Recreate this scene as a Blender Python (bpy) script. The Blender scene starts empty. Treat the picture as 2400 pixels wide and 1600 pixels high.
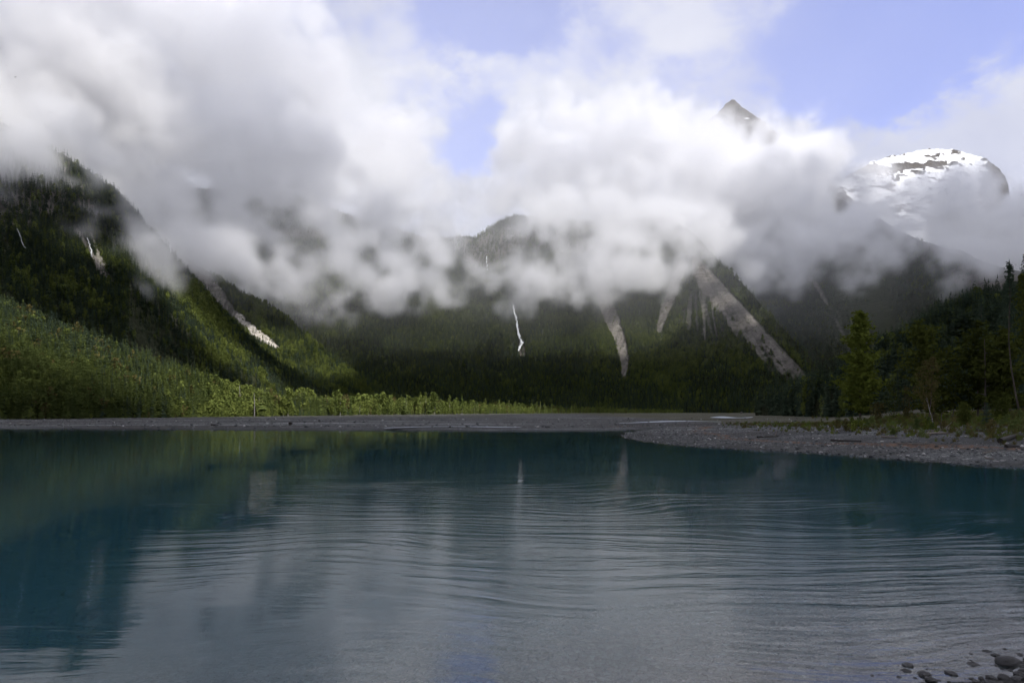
import bpy, math, random
import numpy as np
from mathutils import Vector

# ------------------------------------------------------------------ camera, sky, sun, exposure
SC = bpy.context.scene
C = SC.collection
F, HY, EYE = 1600.0, 966.0, 4.0          # focal length and horizon in the photograph's 2400 x 1600 pixels; eye height
cam_d = bpy.data.cameras.new('camera'); cam = bpy.data.objects.new('camera', cam_d); C.objects.link(cam)
cam.location = (0, 0, EYE); cam.rotation_euler = (math.radians(90), 0, 0)
cam_d.sensor_width = 36; cam_d.lens = 24; cam_d.shift_y = (HY - 800) / 2400
cam_d.clip_start = 0.3; cam_d.clip_end = 60000
SC.camera = cam
SC.view_settings.view_transform = 'Standard'; SC.view_settings.look = 'None'
SC.view_settings.exposure = 0.5; SC.view_settings.gamma = 1.0
SC.view_settings.use_curve_mapping = False

cy = SC.cycles
cy.max_bounces = 10; cy.diffuse_bounces = 3; cy.glossy_bounces = 3; cy.transmission_bounces = 3
cy.transparent_max_bounces = 12; cy.volume_bounces = 5
cy.use_denoising = True
cy.use_adaptive_sampling = True; cy.adaptive_threshold = 0.035
cy.volume_step_rate = 2.0; cy.volume_max_steps = 384
cy.caustics_reflective = False; cy.caustics_refractive = False
cy.sample_clamp_indirect = 4.0

SUN = Vector((0.50, -0.55, 0.66)).normalized()      # towards the sun: from the right, behind the camera
sun_d = bpy.data.lights.new('sun', 'SUN'); sun_d.energy = 5.0; sun_d.angle = math.radians(0.5); sun_d.color = (1.0, 0.955, 0.89)
sun = bpy.data.objects.new('sun', sun_d); C.objects.link(sun)
sun.rotation_euler = (-SUN).to_track_quat('-Z', 'Y').to_euler(); sun.location = (0, 0, 50)


def pdir(px, py):
    v = Vector(((px - 1200) / F, 1.0, (HY - py) / F)); return v.normalized()


class N:                                              # small helper round a node tree
    def __init__(s, nt): s.nt = nt; s.n = nt.nodes; s.l = nt.links
    def __call__(s, t, **k):
        n = s.n.new(t)
        for a, v in k.items():
            if a == 'ins':
                for i, x in v.items():
                    if hasattr(x, 'links') or isinstance(x, bpy.types.NodeSocket): s.l.new(x, n.inputs[i])
                    else: n.inputs[i].default_value = x
            else: setattr(n, a, v)
        return n
    def math(s, op, a, b=None, c=None, clamp=False):
        n = s.n.new('ShaderNodeMath'); n.operation = op; n.use_clamp = clamp
        for i, x in enumerate((a, b, c)):
            if x is None: continue
            if isinstance(x, bpy.types.NodeSocket): s.l.new(x, n.inputs[i])
            else: n.inputs[i].default_value = x
        return n.outputs[0]
    def noise(s, vec, scale, detail=4, rough=0.55, dist=0.0, w=None):
        n = s.n.new('ShaderNodeTexNoise')
        s.l.new(vec, n.inputs['Vector'])
        n.inputs['Scale'].default_value = scale; n.inputs['Detail'].default_value = detail
        n.inputs['Roughness'].default_value = rough; n.inputs['Distortion'].default_value = dist
        return n.outputs['Fac']
    def maprange(s, v, a, b, c=0.0, d=1.0, smooth=False):
        n = s.n.new('ShaderNodeMapRange'); n.clamp = True
        if smooth: n.interpolation_type = 'SMOOTHSTEP'
        s.l.new(v, n.inputs[0])
        for i, x in enumerate((a, b, c, d)): n.inputs[i + 1].default_value = x
        return n.outputs[0]
    def mix(s, f, a, b, blend='MIX'):
        n = s.n.new('ShaderNodeMix'); n.data_type = 'RGBA'; n.blend_type = blend
        for i, x in ((0, f), (6, a), (7, b)):
            if isinstance(x, bpy.types.NodeSocket): s.l.new(x, n.inputs[i])
            elif i == 0: n.inputs[i].default_value = x
            else: n.inputs[i].default_value = (*x, 1) if len(x) == 3 else x
        return n.outputs[2]
    def vscale(s, vec, sc, rot=(0, 0, 0)):
        n = s.n.new('ShaderNodeMapping'); s.l.new(vec, n.inputs[0])
        n.inputs['Scale'].default_value = sc; n.inputs['Rotation'].default_value = rot
        return n.outputs[0]


world = bpy.data.worlds.new('World'); SC.world = world; world.use_nodes = True
w = N(world.node_tree); w.n.clear()
sky = w('ShaderNodeTexSky', sky_type='NISHITA', sun_disc=False)
sky.sun_elevation = math.asin(SUN.z); sky.sun_rotation = math.atan2(SUN.x, SUN.y)
sky.air_density = 1.0; sky.dust_density = 1.0; sky.ozone_density = 3.0
tc = w('ShaderNodeTexCoord').outputs['Generated']
stretched = w.vscale(tc, (1, 1, 1.6), (0, 0.25, 0))
warpn = w('ShaderNodeTexNoise', ins={'Vector': stretched, 'Scale': 3.0, 'Detail': 3.0})
warped = w('ShaderNodeVectorMath', operation='MULTIPLY_ADD', ins={0: warpn.outputs['Color'], 1: (0.16, 0.16, 0.16), 2: stretched}).outputs[0]
big = w.noise(warped, 3.2, 6, 0.55, 0.2)
fine = w.noise(warped, 9.0, 7, 0.6, 0.4)
cover = w.math('ADD', w.math('MULTIPLY', big, 1.6), w.math('MULTIPLY', fine, 1.3))
cover = w.math('ADD', cover, -0.78)
hw = w('ShaderNodeTexNoise', ins={'Vector': stretched, 'Scale': 7.0, 'Detail': 6.0, 'Roughness': 0.62})
holew = w('ShaderNodeVectorMath', operation='MULTIPLY_ADD', ins={0: hw.outputs['Color'], 1: (0.22, 0.22, 0.22), 2: tc}).outputs[0]
holew = w('ShaderNodeVectorMath', operation='SUBTRACT', ins={0: holew, 1: (0.11, 0.11, 0.11)}).outputs[0]
# blue openings between the high clouds: direction, angular radius, strength
for px, py, r, s in ((1150, 0, 150, .95), (1230, 40, 60, .3), (1010, 50, 130, .36), (1110, 325, 90, .80), (1150, 270, 60, .3), (1180, 360, 50, .3), (720, 20, 80, .3),
                     (1900, 90, 190, .8), (2030, 160, 130, .55), (2150, 30, 170, .80), (2350, 0, 130, .70), (2070, 210, 60, .4),
                     (1440, 90, 110, .30), (1420, 200, 130, .42), (1640, 200, 90, .30), (1600, 190, 50, .25), (820, 110, 150, .26)):
    d = pdir(px, py)
    dist = w('ShaderNodeVectorMath', operation='DISTANCE', ins={0: holew, 1: tuple(d)}).outputs['Value']
    cover = w.math('SUBTRACT', cover, w.maprange(dist, r / F * 1.6, 0.0, 0.0, s, smooth=True))
mask = w.maprange(cover, -0.20, 0.52, 0.0, 1.0, smooth=True)
shade = w.noise(warped, 2.3, 5, 0.55, 0.3)
ccol = w.mix(w.maprange(shade, 0.38, 0.66), (0.68, 0.71, 0.88), (0.90, 0.92, 1.02))
skyc = w.mix(1.0, sky.outputs[0], (0.36, 0.26, 0.285), 'MULTIPLY')
col = w.mix(mask, skyc, ccol)
bg = w('ShaderNodeBackground', ins={'Color': col, 'Strength': 0.70})
w.l.new(bg.outputs[0], w('ShaderNodeOutputWorld').inputs[0])

# ------------------------------------------------------------------ small helpers
rng = np.random.default_rng(7)
random.seed(7)
_L = np.random.default_rng(99).random((64, 64, 64)).astype(np.float32)


def vnoise(x, y, z):
    xi, yi, zi = np.floor(x).astype(int), np.floor(y).astype(int), np.floor(z).astype(int)
    fx, fy, fz = x - xi, y - yi, z - zi
    fx = fx * fx * (3 - 2 * fx); fy = fy * fy * (3 - 2 * fy); fz = fz * fz * (3 - 2 * fz)
    xi &= 63; yi &= 63; zi &= 63
    x1, y1, z1 = (xi + 1) & 63, (yi + 1) & 63, (zi + 1) & 63
    a = _L[xi, yi, zi] * (1 - fx) + _L[x1, yi, zi] * fx
    b = _L[xi, y1, zi] * (1 - fx) + _L[x1, y1, zi] * fx
    c = _L[xi, yi, z1] * (1 - fx) + _L[x1, yi, z1] * fx
    d = _L[xi, y1, z1] * (1 - fx) + _L[x1, y1, z1] * fx
    return (a * (1 - fy) + b * fy) * (1 - fz) + (c * (1 - fy) + d * fy) * fz


def fbm(x, y, z=0.0, oct=4, rough=0.5, ridged=False):
    x = np.asarray(x, float); y = np.asarray(y, float); z = np.asarray(z, float) + np.zeros_like(x)
    s = np.zeros_like(x); a = 1.0; t = 0.0
    for k in range(oct):
        n = vnoise(x + 17.3 * k, y + 5.1 * k, z + 9.7 * k) * 2 - 1
        if ridged: n = 1 - 2 * np.abs(n)
        s += n * a; t += a; a *= rough; x, y, z = x * 2.03, y * 2.03, z * 2.03
    return s / t


def sstep(a, b, x):
    t = np.clip((x - a) / (b - a), 0, 1); return t * t * (3 - 2 * t)


def tag(o, label=None, cat=None, group=None, kind=None):
    if label: o['label'] = label
    if cat: o['category'] = cat
    if group: o['group'] = group
    if kind: o['kind'] = kind
    return o


def mesh_np(name, V, Fc, mats=(), smooth=False, attrs=None, mat_idx=None):
    me = bpy.data.meshes.new(name)
    V = np.asarray(V, np.float32); Fc = np.asarray(Fc, np.int32)
    me.vertices.add(len(V)); me.vertices.foreach_set('co', V.ravel())
    if len(Fc):
        k = Fc.shape[1]
        me.loops.add(Fc.size); me.loops.foreach_set('vertex_index', Fc.ravel())
        me.polygons.add(len(Fc)); me.polygons.foreach_set('loop_start', np.arange(0, Fc.size, k, dtype=np.int32))
        if smooth: me.polygons.foreach_set('use_smooth', np.ones(len(Fc), bool))
        if mat_idx is not None: me.polygons.foreach_set('material_index', np.asarray(mat_idx, np.int32))
    for m in mats: me.materials.append(m)
    me.update(calc_edges=True)
    for k, v in (attrs or {}).items():
        a = me.attributes.new(k, 'FLOAT', 'POINT'); a.data.foreach_set('value', np.asarray(v, np.float32).ravel())
    return me


def link(name, me, parent=None, loc=None):
    o = bpy.data.objects.new(name, me); C.objects.link(o)
    if parent: o.parent = parent
    if loc is not None: o.location = loc
    return o


def grid_faces(nr, nc, base=0):
    i = np.arange(nr - 1)[:, None] * nc + np.arange(nc - 1)[None, :] + base
    return np.stack([i, i + 1, i + nc + 1, i + nc], -1).reshape(-1, 4)


def new_mat(name):
    m = bpy.data.materials.new(name); m.use_nodes = True
    n = N(m.node_tree); n.n.clear()
    out = n('ShaderNodeOutputMaterial')
    return m, n, out


def surf_out(n, out, col, rough=0.9, normal=None, spec=0.2, **k):
    b = n('ShaderNodeBsdfPrincipled')
    if isinstance(col, bpy.types.NodeSocket): n.l.new(col, b.inputs['Base Color'])
    else: b.inputs['Base Color'].default_value = (*col, 1)
    if isinstance(rough, bpy.types.NodeSocket): n.l.new(rough, b.inputs['Roughness'])
    else: b.inputs['Roughness'].default_value = rough
    b.inputs['Specular IOR Level'].default_value = spec
    if normal is not None: n.l.new(normal, b.inputs['Normal'])
    n.l.new(b.outputs[0], out.inputs[0]); return b


def bump(n, h, strength, dist):
    b = n('ShaderNodeBump'); n.l.new(h, b.inputs['Height'])
    b.inputs['Strength'].default_value = strength; b.inputs['Distance'].default_value = dist
    return b.outputs[0]


# ------------------------------------------------------------------ mountains
def make_terrain_mat():
    m, n, out = new_mat('mountain_ground')
    p = n('ShaderNodeNewGeometry').outputs['Position']
    A = lambda k: n('ShaderNodeAttribute', attribute_name=k).outputs['Fac']
    soil = n.mix(n.noise(p, 0.03, 5), (0.016, 0.021, 0.010), (0.034, 0.038, 0.018))
    strata = n.vscale(p, (0.012, 0.012, 0.10))
    r1 = n.noise(strata, 1.0, 7, 0.65, 0.8)
    r2 = n.noise(p, 0.05, 6, 0.65)
    rock = n.mix(n.maprange(r1, 0.35, 0.65), (0.026, 0.025, 0.028), (0.120, 0.108, 0.092))
    rock = n.mix(n.maprange(r2, 0.45, 0.62), rock, (0.075, 0.068, 0.058))
    streak = n.noise(p, 0.09, 5, 0.7, 0.4)
    st2 = n.math('ADD', n.math('MULTIPLY', A('streak'), 0.65), n.math('MULTIPLY', streak, 0.35))
    scree = n.mix(n.maprange(st2, 0.36, 0.62), (0.060, 0.056, 0.052), (0.140, 0.130, 0.118))
    pale = n.mix(n.maprange(streak, 0.4, 0.6), (0.20, 0.185, 0.165), (0.46, 0.43, 0.39))
    c = n.mix(A('rock'), soil, rock)
    c = n.mix(A('scree'), c, scree)
    c = n.mix(A('pale'), c, pale)
    sn = n.math('ADD', A('snow'), n.math('MULTIPLY', n.math('SUBTRACT', n.noise(n.vscale(p, (0.0068, 0.0068, 0.014), (0.12, 0.22, 0)), 1.0, 9, 0.68, 0.5), 0.5), 3.4))
    c = n.mix(n.maprange(sn, 0.50, 0.56), c, (0.70, 0.72, 0.76))
    h = n.math('ADD', n.math('MULTIPLY', r2, 1.0), n.math('MULTIPLY', r1, 1.0))
    surf_out(n, out, c, 0.95, bump(n, h, 0.9, 6.0), 0.1)
    return m


TM = make_terrain_mat()
MASS = {}


def massif(name, prof, base, slope, p=1.2, amp=0.05, seed=0, cols=420, rows=170, x0=None, x1=None, rug=0.0, gully=1.0, back=0.35):
    """a mountain from its foot line (distance) up to its crest line; prof: (column, crest row) as seen from the lake shore"""
    px = np.array([q[0] for q in prof], float); py = np.array([q[1] for q in prof], float)
    bx = np.array([q[0] for q in base], float); by = np.array([q[1] for q in base], float)
    x0 = px[0] if x0 is None else x0; x1 = px[-1] if x1 is None else x1
    cx = np.linspace(x0, x1, cols)
    e = (HY - np.interp(cx, px, py)) / F
    k = max(3, int(18 / ((x1 - x0) / cols)))
    if rug == 0.0:
        ke = np.pad(e, k, mode='edge'); e = np.convolve(ke, np.ones(2 * k + 1) / (2 * k + 1), 'valid')
    e = np.maximum(e, 0.002)
    Yb = np.interp(cx, bx, by)
    sl = slope if np.isscalar(slope) else np.interp(cx, [q[0] for q in slope], [q[1] for q in slope])
    sl = np.maximum(sl, e * 1.25)
    Yr = sl * Yb / (sl - e)
    H = e * Yr
    u = np.concatenate([np.linspace(-0.03, 1, rows), np.linspace(1, 1 + back, rows // 5)[1:]])[:, None]
    Y = Yb + u * (Yr - Yb)
    a = (cx - 1200) / F
    X = a * Y
    Z = np.where(u <= 1, H * np.sign(u) * np.abs(u) ** p, H * (1 - (u - 1) * 1.1))
    env = sstep(0, 0.25, u) * (1 - 0.75 * sstep(0.7, 1.0, u)) + 0.25 * (u > 1)
    s = seed * 3.7
    L = H.max()
    n1 = fbm(X / (L * 0.5) + s, Y / (L * 0.9) + s, s, 5, 0.5, True)
    n2 = fbm(X / (L * 0.10) + s, Y / (L * 0.25), s, 4, 0.5)
    Z = Z + amp * L * env * (n1 * gully + 0.30 * n2)
    if rug: Z = Z + rug * L * (fbm(X / (L * 0.06), Y / (L * 0.06), s, 5, 0.6, True)) * sstep(0.3, 1.0, u)
    Z = Z + 3.0 * sstep(-0.02, 0.03, u) - 2
    M = dict(name=name, cx=cx, X=X, Y=Y, Z=Z, u=u + 0 * X, nr=len(u), nc=cols, rows=rows, PX=cx[None, :] + 0 * X, PY=HY - F * (Z - EYE) / Y)
    MASS[name] = M
    return M


left = massif('left_mountain',
              [(-900, 120), (-300, 200), (0, 290), (150, 370), (260, 440), (330, 510), (400, 590), (480, 680), (560, 765), (640, 840), (720, 890), (800, 930), (880, 962)],
              [(-900, 330), (0, 430), (300, 560), (560, 800), (720, 980), (880, 1150)], 0.80, 1.15, 0.05, 1, cols=620, rows=230)
apron = massif('left_foothill',
               [(-900, 600), (-200, 670), (0, 715), (120, 765), (260, 815), (400, 868), (520, 905), (640, 935), (740, 955), (800, 964)],
               [(-900, 300), (0, 320), (300, 370), (560, 450), (800, 560)], 0.62, 1.05, 0.05, 2, cols=420, rows=130)
spur = massif('middle_spur',
              [(380, 560), (450, 610), (560, 680), (650, 730), (730, 790), (800, 855), (880, 905), (960, 940), (1040, 963)],
              [(380, 1150), (700, 1250), (1040, 1500)], 0.85, 1.1, 0.05, 3, cols=360, rows=150)
mid = massif('middle_mountain',
             [(-200, 560), (100, 470), (420, 440), (560, 440), (670, 440), (760, 490), (860, 520), (1000, 560), (1110, 555), (1180, 600), (1260, 690), (1330, 800)],
             [(-200, 2000), (200, 1900), (1330, 2000)], 0.95, 1.15, 0.05, 4, cols=420, rows=170)
centre = massif('centre_mountain',
                [(620, 940), (700, 800), (800, 710), (950, 640), (1060, 600), (1120, 555), (1160, 530), (1205, 508), (1250, 515), (1340, 520), (1450, 520), (1560, 510), (1620, 545), (1670, 600), (1720, 645), (1800, 730), (1870, 805), (1920, 870), (1960, 930), (1985, 962)],
                [(620, 1700), (1200, 1800), (1600, 1700), (1985, 1500)], 0.95, 1.25, 0.055, 5, cols=760, rows=260)
right = massif('right_mountain',
               [(1400, 900), (1500, 700), (1600, 560), (1700, 500), (1830, 460), (1950, 450), (2050, 500), (2150, 560), (2260, 600), (2340, 625), (2460, 650), (2800, 560), (3300, 420)],
               [(1400, 2500), (1900, 2200), (2100, 1900), (2300, 1500), (2600, 1200), (3300, 900)], 0.8, 1.2, 0.05, 6, cols=520, rows=190)
near = massif('near_hill',
              [(1770, 964), (1800, 955), (1850, 930), (1900, 905), (1980, 880), (2050, 850), (2120, 815), (2200, 770), (2300, 730), (2400, 695), (2600, 600), (3000, 420), (3600, 250)],
              [(1770, 560), (1900, 440), (2050, 350), (2200, 300), (2400, 250), (2700, 200), (3600, 150)], 0.6, 1.0, 0.05, 7, cols=360, rows=110)
horn = massif('horn_peak',
              [(1380, 520), (1500, 430), (1600, 350), (1640, 306), (1665, 282), (1688, 262), (1700, 250), (1714, 240), (1722, 241), (1738, 254), (1760, 268), (1790, 290), (1850, 340), (1950, 430), (2050, 520)],
              [(1380, 3600), (2050, 3600)], 1.25, 1.5, 0.03, 8, cols=420, rows=220, rug=0.012)
dome = massif('snowy_dome',
              [(1900, 470), (1990, 420), (2040, 385), (2080, 372), (2120, 363), (2170, 357), (2230, 356), (2270, 364), (2310, 378), (2338, 398), (2354, 420), (2363, 440), (2368, 470), (2400, 560), (2500, 640)],
              [(1900, 4800), (2500, 4800)], 1.15, 1.3, 0.035, 9, cols=520, rows=240, rug=0.016)


def near_line(M, pts, width, taper=None):
    """0..1 closeness of each vertex to a line drawn on the slope, widths in the photo's pixels at the slope"""
    out = np.zeros_like(M['X'])
    P = np.array(pts, float)
    for i in range(len(P) - 1):
        a, b = P[i], P[i + 1]
        d = b[:2] - a[:2]; L2 = (d ** 2).sum() + 1e-9
        t = np.clip(((M['PX'] - a[0]) * d[0] + (M['PY'] - a[1]) * d[1]) / L2, 0, 1)
        dx = M['PX'] - (a[0] + t * d[0]); dy = M['PY'] - (a[1] + t * d[1])
        wd = a[2] + t * (b[2] - a[2])
        out = np.maximum(out, 1 - np.hypot(dx, dy) / (wd * width))
    return np.clip(out, 0, 1)


def in_fan(M, apex, r0, r1, length, soft=0.03):
    dx = (M['PX'] - apex[0]); dy = (M['PY'] - apex[1])
    t = dx / np.maximum(dy, 1)
    f = sstep(r0 - soft, r0 + soft, t) * (1 - sstep(r1 - soft, r1 + soft, t)) * (dy > 0)
    return f * (1 - sstep(length * 0.8, length, dy)), t, dy


for M in MASS.values():
    M['rock'] = np.zeros_like(M['X']); M['scree'] = np.zeros_like(M['X']); M['snow'] = np.full_like(M['X'], -2.0)
    M['pale'] = np.zeros_like(M['X'])
    M['nz'] = fbm(M['X'] / 60, M['Y'] / 60, M['Z'] / 60, 4, 0.55)
    M['nf'] = fbm(M['X'] / 14, M['Y'] / 14, M['Z'] / 14, 3, 0.6)
for M in MASS.values(): M['streak'] = 0.5 + 0.5 * fbm(M['PX'] / 7 + M['PY'] / 16, M['PY'] / 60, 1.0, 3, 0.6)
# scree chutes and the big fan on the centre mountain
M = centre
nz, nf = M['nz'], M['nf']
chute = near_line(M, [(1395, 640, 22), (1412, 690, 22), (1432, 745, 22), (1455, 800, 17), (1465, 850, 13), (1462, 885, 6)], 1.15)
M['scree'] = np.maximum(M['scree'], sstep(0.22, 0.42, chute + nf * 0.16))
chute2 = near_line(M, [(1600, 620, 16), (1575, 690, 20), (1555, 740, 15), (1545, 775, 9)], 1.1)
M['scree'] = np.maximum(M['scree'], sstep(0.25, 0.5, chute2 + nf * 0.25))
t, dy = (M['PX'] - 1625) / np.maximum(M['PY'] - 590, 1), M['PY'] - 590
streakn = fbm(t * 22, dy / 160, 3.1, 3, 0.6)
# the fan: a dense right flank, and a middle that thins out into streaks between bushes
edge_r = 0.90 + 0.05 * streakn + 0.03 * nz
edge_l = np.interp(dy, [0, 60, 120, 200, 280, 330], [-0.20, 0.02, 0.34, 0.55, 0.68, 0.76])
fan = sstep(edge_l - 0.06, edge_l + 0.10, t + 0.10 * streakn + 0.05 * nf) * (1 - sstep(edge_r - 0.03, edge_r + 0.03, t)) * (dy > -20) * (1 - sstep(270, 320, dy + 20 * streakn))
M['scree'] = np.maximum(M['scree'], fan * sstep(-0.62, -0.2, nf * 0.7 + streakn * 0.7 + 0.10 - 0.25 * sstep(120, 260, dy)))
thin = sstep(-0.30, -0.24, t) * (1 - sstep(0.62, 0.7, t)) * (dy > 90) * (1 - sstep(150, 270, dy + 40 * streakn))
M['scree'] = np.maximum(M['scree'], 0.55 * thin * sstep(0.02, 0.30, streakn + nf * 0.25))
for pts in ([(1650, 640, 5), (1648, 720, 4), (1652, 800, 3)], [(1668, 720, 3), (1680, 790, 2)]):
    M['scree'] = np.maximum(M['scree'], 0.8 * sstep(0.2, 0.5, near_line(M, pts, 1.3)))
cl = np.exp(-((M['PX'] - 1135) / 70) ** 2 - ((M['PY'] - 600) / 38) ** 2) + 0.9 * np.exp(-((M['PX'] - 1370) / 120) ** 2 - ((M['PY'] - 560) / 55) ** 2) + 0.8 * np.exp(-((M['PX'] - 1200) / 60) ** 2 - ((M['PY'] - 555) / 25) ** 2)
M['rock'] = np.maximum(M['rock'], sstep(0.35, 0.6, cl + nz * 0.25))
M['rock'] = np.maximum(M['rock'], sstep(520, 440, M['PY'] + nz * 60))
M['snow'] = np.where(M['PY'] < 520, -0.2 + nz, -2)
fallm = near_line(M, [(1205, 720, 6), (1215, 770, 8), (1225, 830, 12)], 1.0)
M['rock'] = np.maximum(M['rock'], sstep(0.1, 0.4, fallm))
M['streak'] = np.where((t > -.5) & (t < 1.0) & (dy > 0), 0.5 + 0.5 * (0.6 * fbm(t * 11 + 0.3 * nz, dy / 130, 5.0, 4, 0.6) + 0.5 * nf), M['streak'])
# middle mountain: pale chute behind the left ridge, cliffs
M = mid
M['rock'] = np.maximum(M['rock'], sstep(0.4, 0.7, np.exp(-((M['PX'] - 1120) / 60) ** 2 - ((M['PY'] - 590) / 35) ** 2) + 0.35 * M['nz']))
M['rock'] = np.maximum(M['rock'], 0.9 * sstep(0.4, 0.6, np.exp(-((M['PX'] - 720) / 120) ** 2 - ((M['PY'] - 548) / 14) ** 2) + 0.5 * M['nf']))
M = spur
c1 = near_line(M, [(440, 600, 26), (500, 680, 22), (545, 735, 15), (585, 770, 13), (625, 800, 10), (655, 818, 4)], 1.0)
c2 = near_line(M, [(560, 745, 12), (590, 775, 13), (630, 802, 10), (655, 818, 4)], 1.1)
M['scree'] = np.maximum(M['scree'], sstep(0.15, 0.4, c1 + M['nf'] * 0.3))
M['pale'] = np.maximum(M['pale'], sstep(0.15, 0.45, c2 + M['nf'] * 0.5))
M['rock'] = np.maximum(M['rock'], 0.8 * sstep(0.2, 0.4, np.exp(-((M['PX'] - 735) / 14) ** 2 - ((M['PY'] - 765) / 8) ** 2) + 0.2 * M['nf']))
M = left
c1 = near_line(M, [(212, 548, 5), (232, 600, 8), (256, 634, 4)], 1.3)
M['pale'] = np.maximum(M['pale'], 0.5 * sstep(0.25, 0.6, c1 + M['nf'] * 0.4))
M['scree'] = np.maximum(M['scree'], sstep(0.25, 0.6, near_line(M, [(180, 540, 12), (240, 640, 16), (275, 670, 6)], 1.2) + 0.45 * M['nz'] + .25 * M['nf'] - 0.2))
up = sstep(560, 470, M['PY'] + 0.22 * (M['PX'] - 150) + M['nz'] * 90) * sstep(300, 200, M['PX'] + 60 * M['nz'])
M['rock'] = np.maximum(M['rock'], 0.85 * up)
M['scree'] = np.maximum(M['scree'], 0.3 * sstep(0.35, 0.6, near_line(M, [(330, 690, 8), (400, 750, 22), (450, 790, 8)], 1.2) + 0.5 * M['nf'] - 0.1))
M = right
M['scree'] = np.maximum(M['scree'], sstep(0.2, 0.5, near_line(M, [(1890, 640, 3), (1915, 672, 6), (1938, 712, 3)], 1.3)))
M['scree'] = np.maximum(M['scree'], 0.7 * sstep(0.2, 0.5, near_line(M, [(1958, 748, 3), (1985, 800, 4), (1990, 830, 2)], 1.3)))
M['rock'] = np.maximum(M['rock'], sstep(0.4, 0.6, np.exp(-((M['PX'] - 2310) / 110) ** 2 - ((M['PY'] - 650) / 40) ** 2) + 0.25 * M['nz']))
M['rock'] = np.maximum(M['rock'], sstep(610, 540, M['PY'] + M['nz'] * 60 - 0.12 * (M['PX'] - 2000)))
M['rock'] = np.maximum(M['rock'], 0.0 * sstep(0.2, 0.5, near_line(M, [(2100, 590, 12), (2190, 640, 14), (2260, 690, 6)], 1.1) + 0.3 * M['nf'] - .05))
M = near
M['rock'] = 0.5 * sstep(0.35, 0.6, np.exp(-((M['PX'] - 2290) / 70) ** 2 - ((M['PY'] - 850) / 35) ** 2) + 0.3 * M['nf'])
M['scree'] = 0.7 * M['rock']
for M in (horn, dome):
    M['rock'][:] = 1
horn['snow'] = 0.16 + 0.25 * horn['nz'] - 0.5 * np.exp(-((horn['PX'] - 1715) / 22) ** 2) * (horn['PY'] < 275)
dome['snow'] = 0.66 + 0.5 * dome['nz'] - 0.9 * sstep(2270, 2360, dome['PX']) - 0.8 * np.exp(-((dome['PY'] - 388 + 0.10 * (dome['PX'] - 2150)) / 7) ** 2) * (dome['PX'] < 2220)

GROUND_LABEL = dict(left_mountain='mountain', left_foothill='hill', middle_spur='mountain', middle_mountain='mountain',
                    centre_mountain='mountain', right_mountain='mountain', near_hill='hill', horn_peak='mountain', snowy_dome='mountain')
for nm, M in MASS.items():
    V = np.stack([M['X'], M['Y'], M['Z']], -1).reshape(-1, 3)
    me = mesh_np(nm, V, grid_faces(M['nr'], M['nc']), [TM], True, {k: M[k] for k in ('rock', 'scree', 'pale', 'snow', 'streak')})
    tag(link('mountain' if 'hill' not in nm else 'hill', me), kind='structure')


def surf(M, px, py):
    """the point of a mountain's front face seen at this place"""
    j = np.clip(np.interp(px, M['cx'], np.arange(M['nc'])), 0, M['nc'] - 1); j0 = int(j)
    yy = M['PY'][:M['rows'], j0]; i = int(np.argmin(np.abs(yy - py)))
    a = (px - 1200) / F
    return Vector((a * M['Y'][i, j0], M['Y'][i, j0], M['Z'][i, j0]))


# ------------------------------------------------------------------ clouds: real volumes, a density for every cell of a box
def cloud_material(name, density, aniso=0.35, col=(0.972, 0.976, 0.996), detail=None):
    m, n, out = new_mat(name)
    pv = n('ShaderNodeVolumePrincipled')
    pv.inputs['Color'].default_value = (*col, 1)
    pv.inputs['Anisotropy'].default_value = aniso
    den = n('ShaderNodeAttribute', attribute_name='density').outputs['Fac']
    if detail:
        p = n('ShaderNodeNewGeometry').outputs['Position']
        nn = n.noise(p, 1.0 / detail, 3, 0.6)
        den = n.math('MAXIMUM', n.math('SUBTRACT', den, n.maprange(nn, 0.35, 0.75, 0.0, 0.30)), 0.0)
    pv.inputs['Density Attribute'].default_value = ''
    n.l.new(n.math('MULTIPLY', den, density), pv.inputs['Density'])
    n.l.new(pv.outputs[0], out.inputs['Volume'])
    return m


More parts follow.
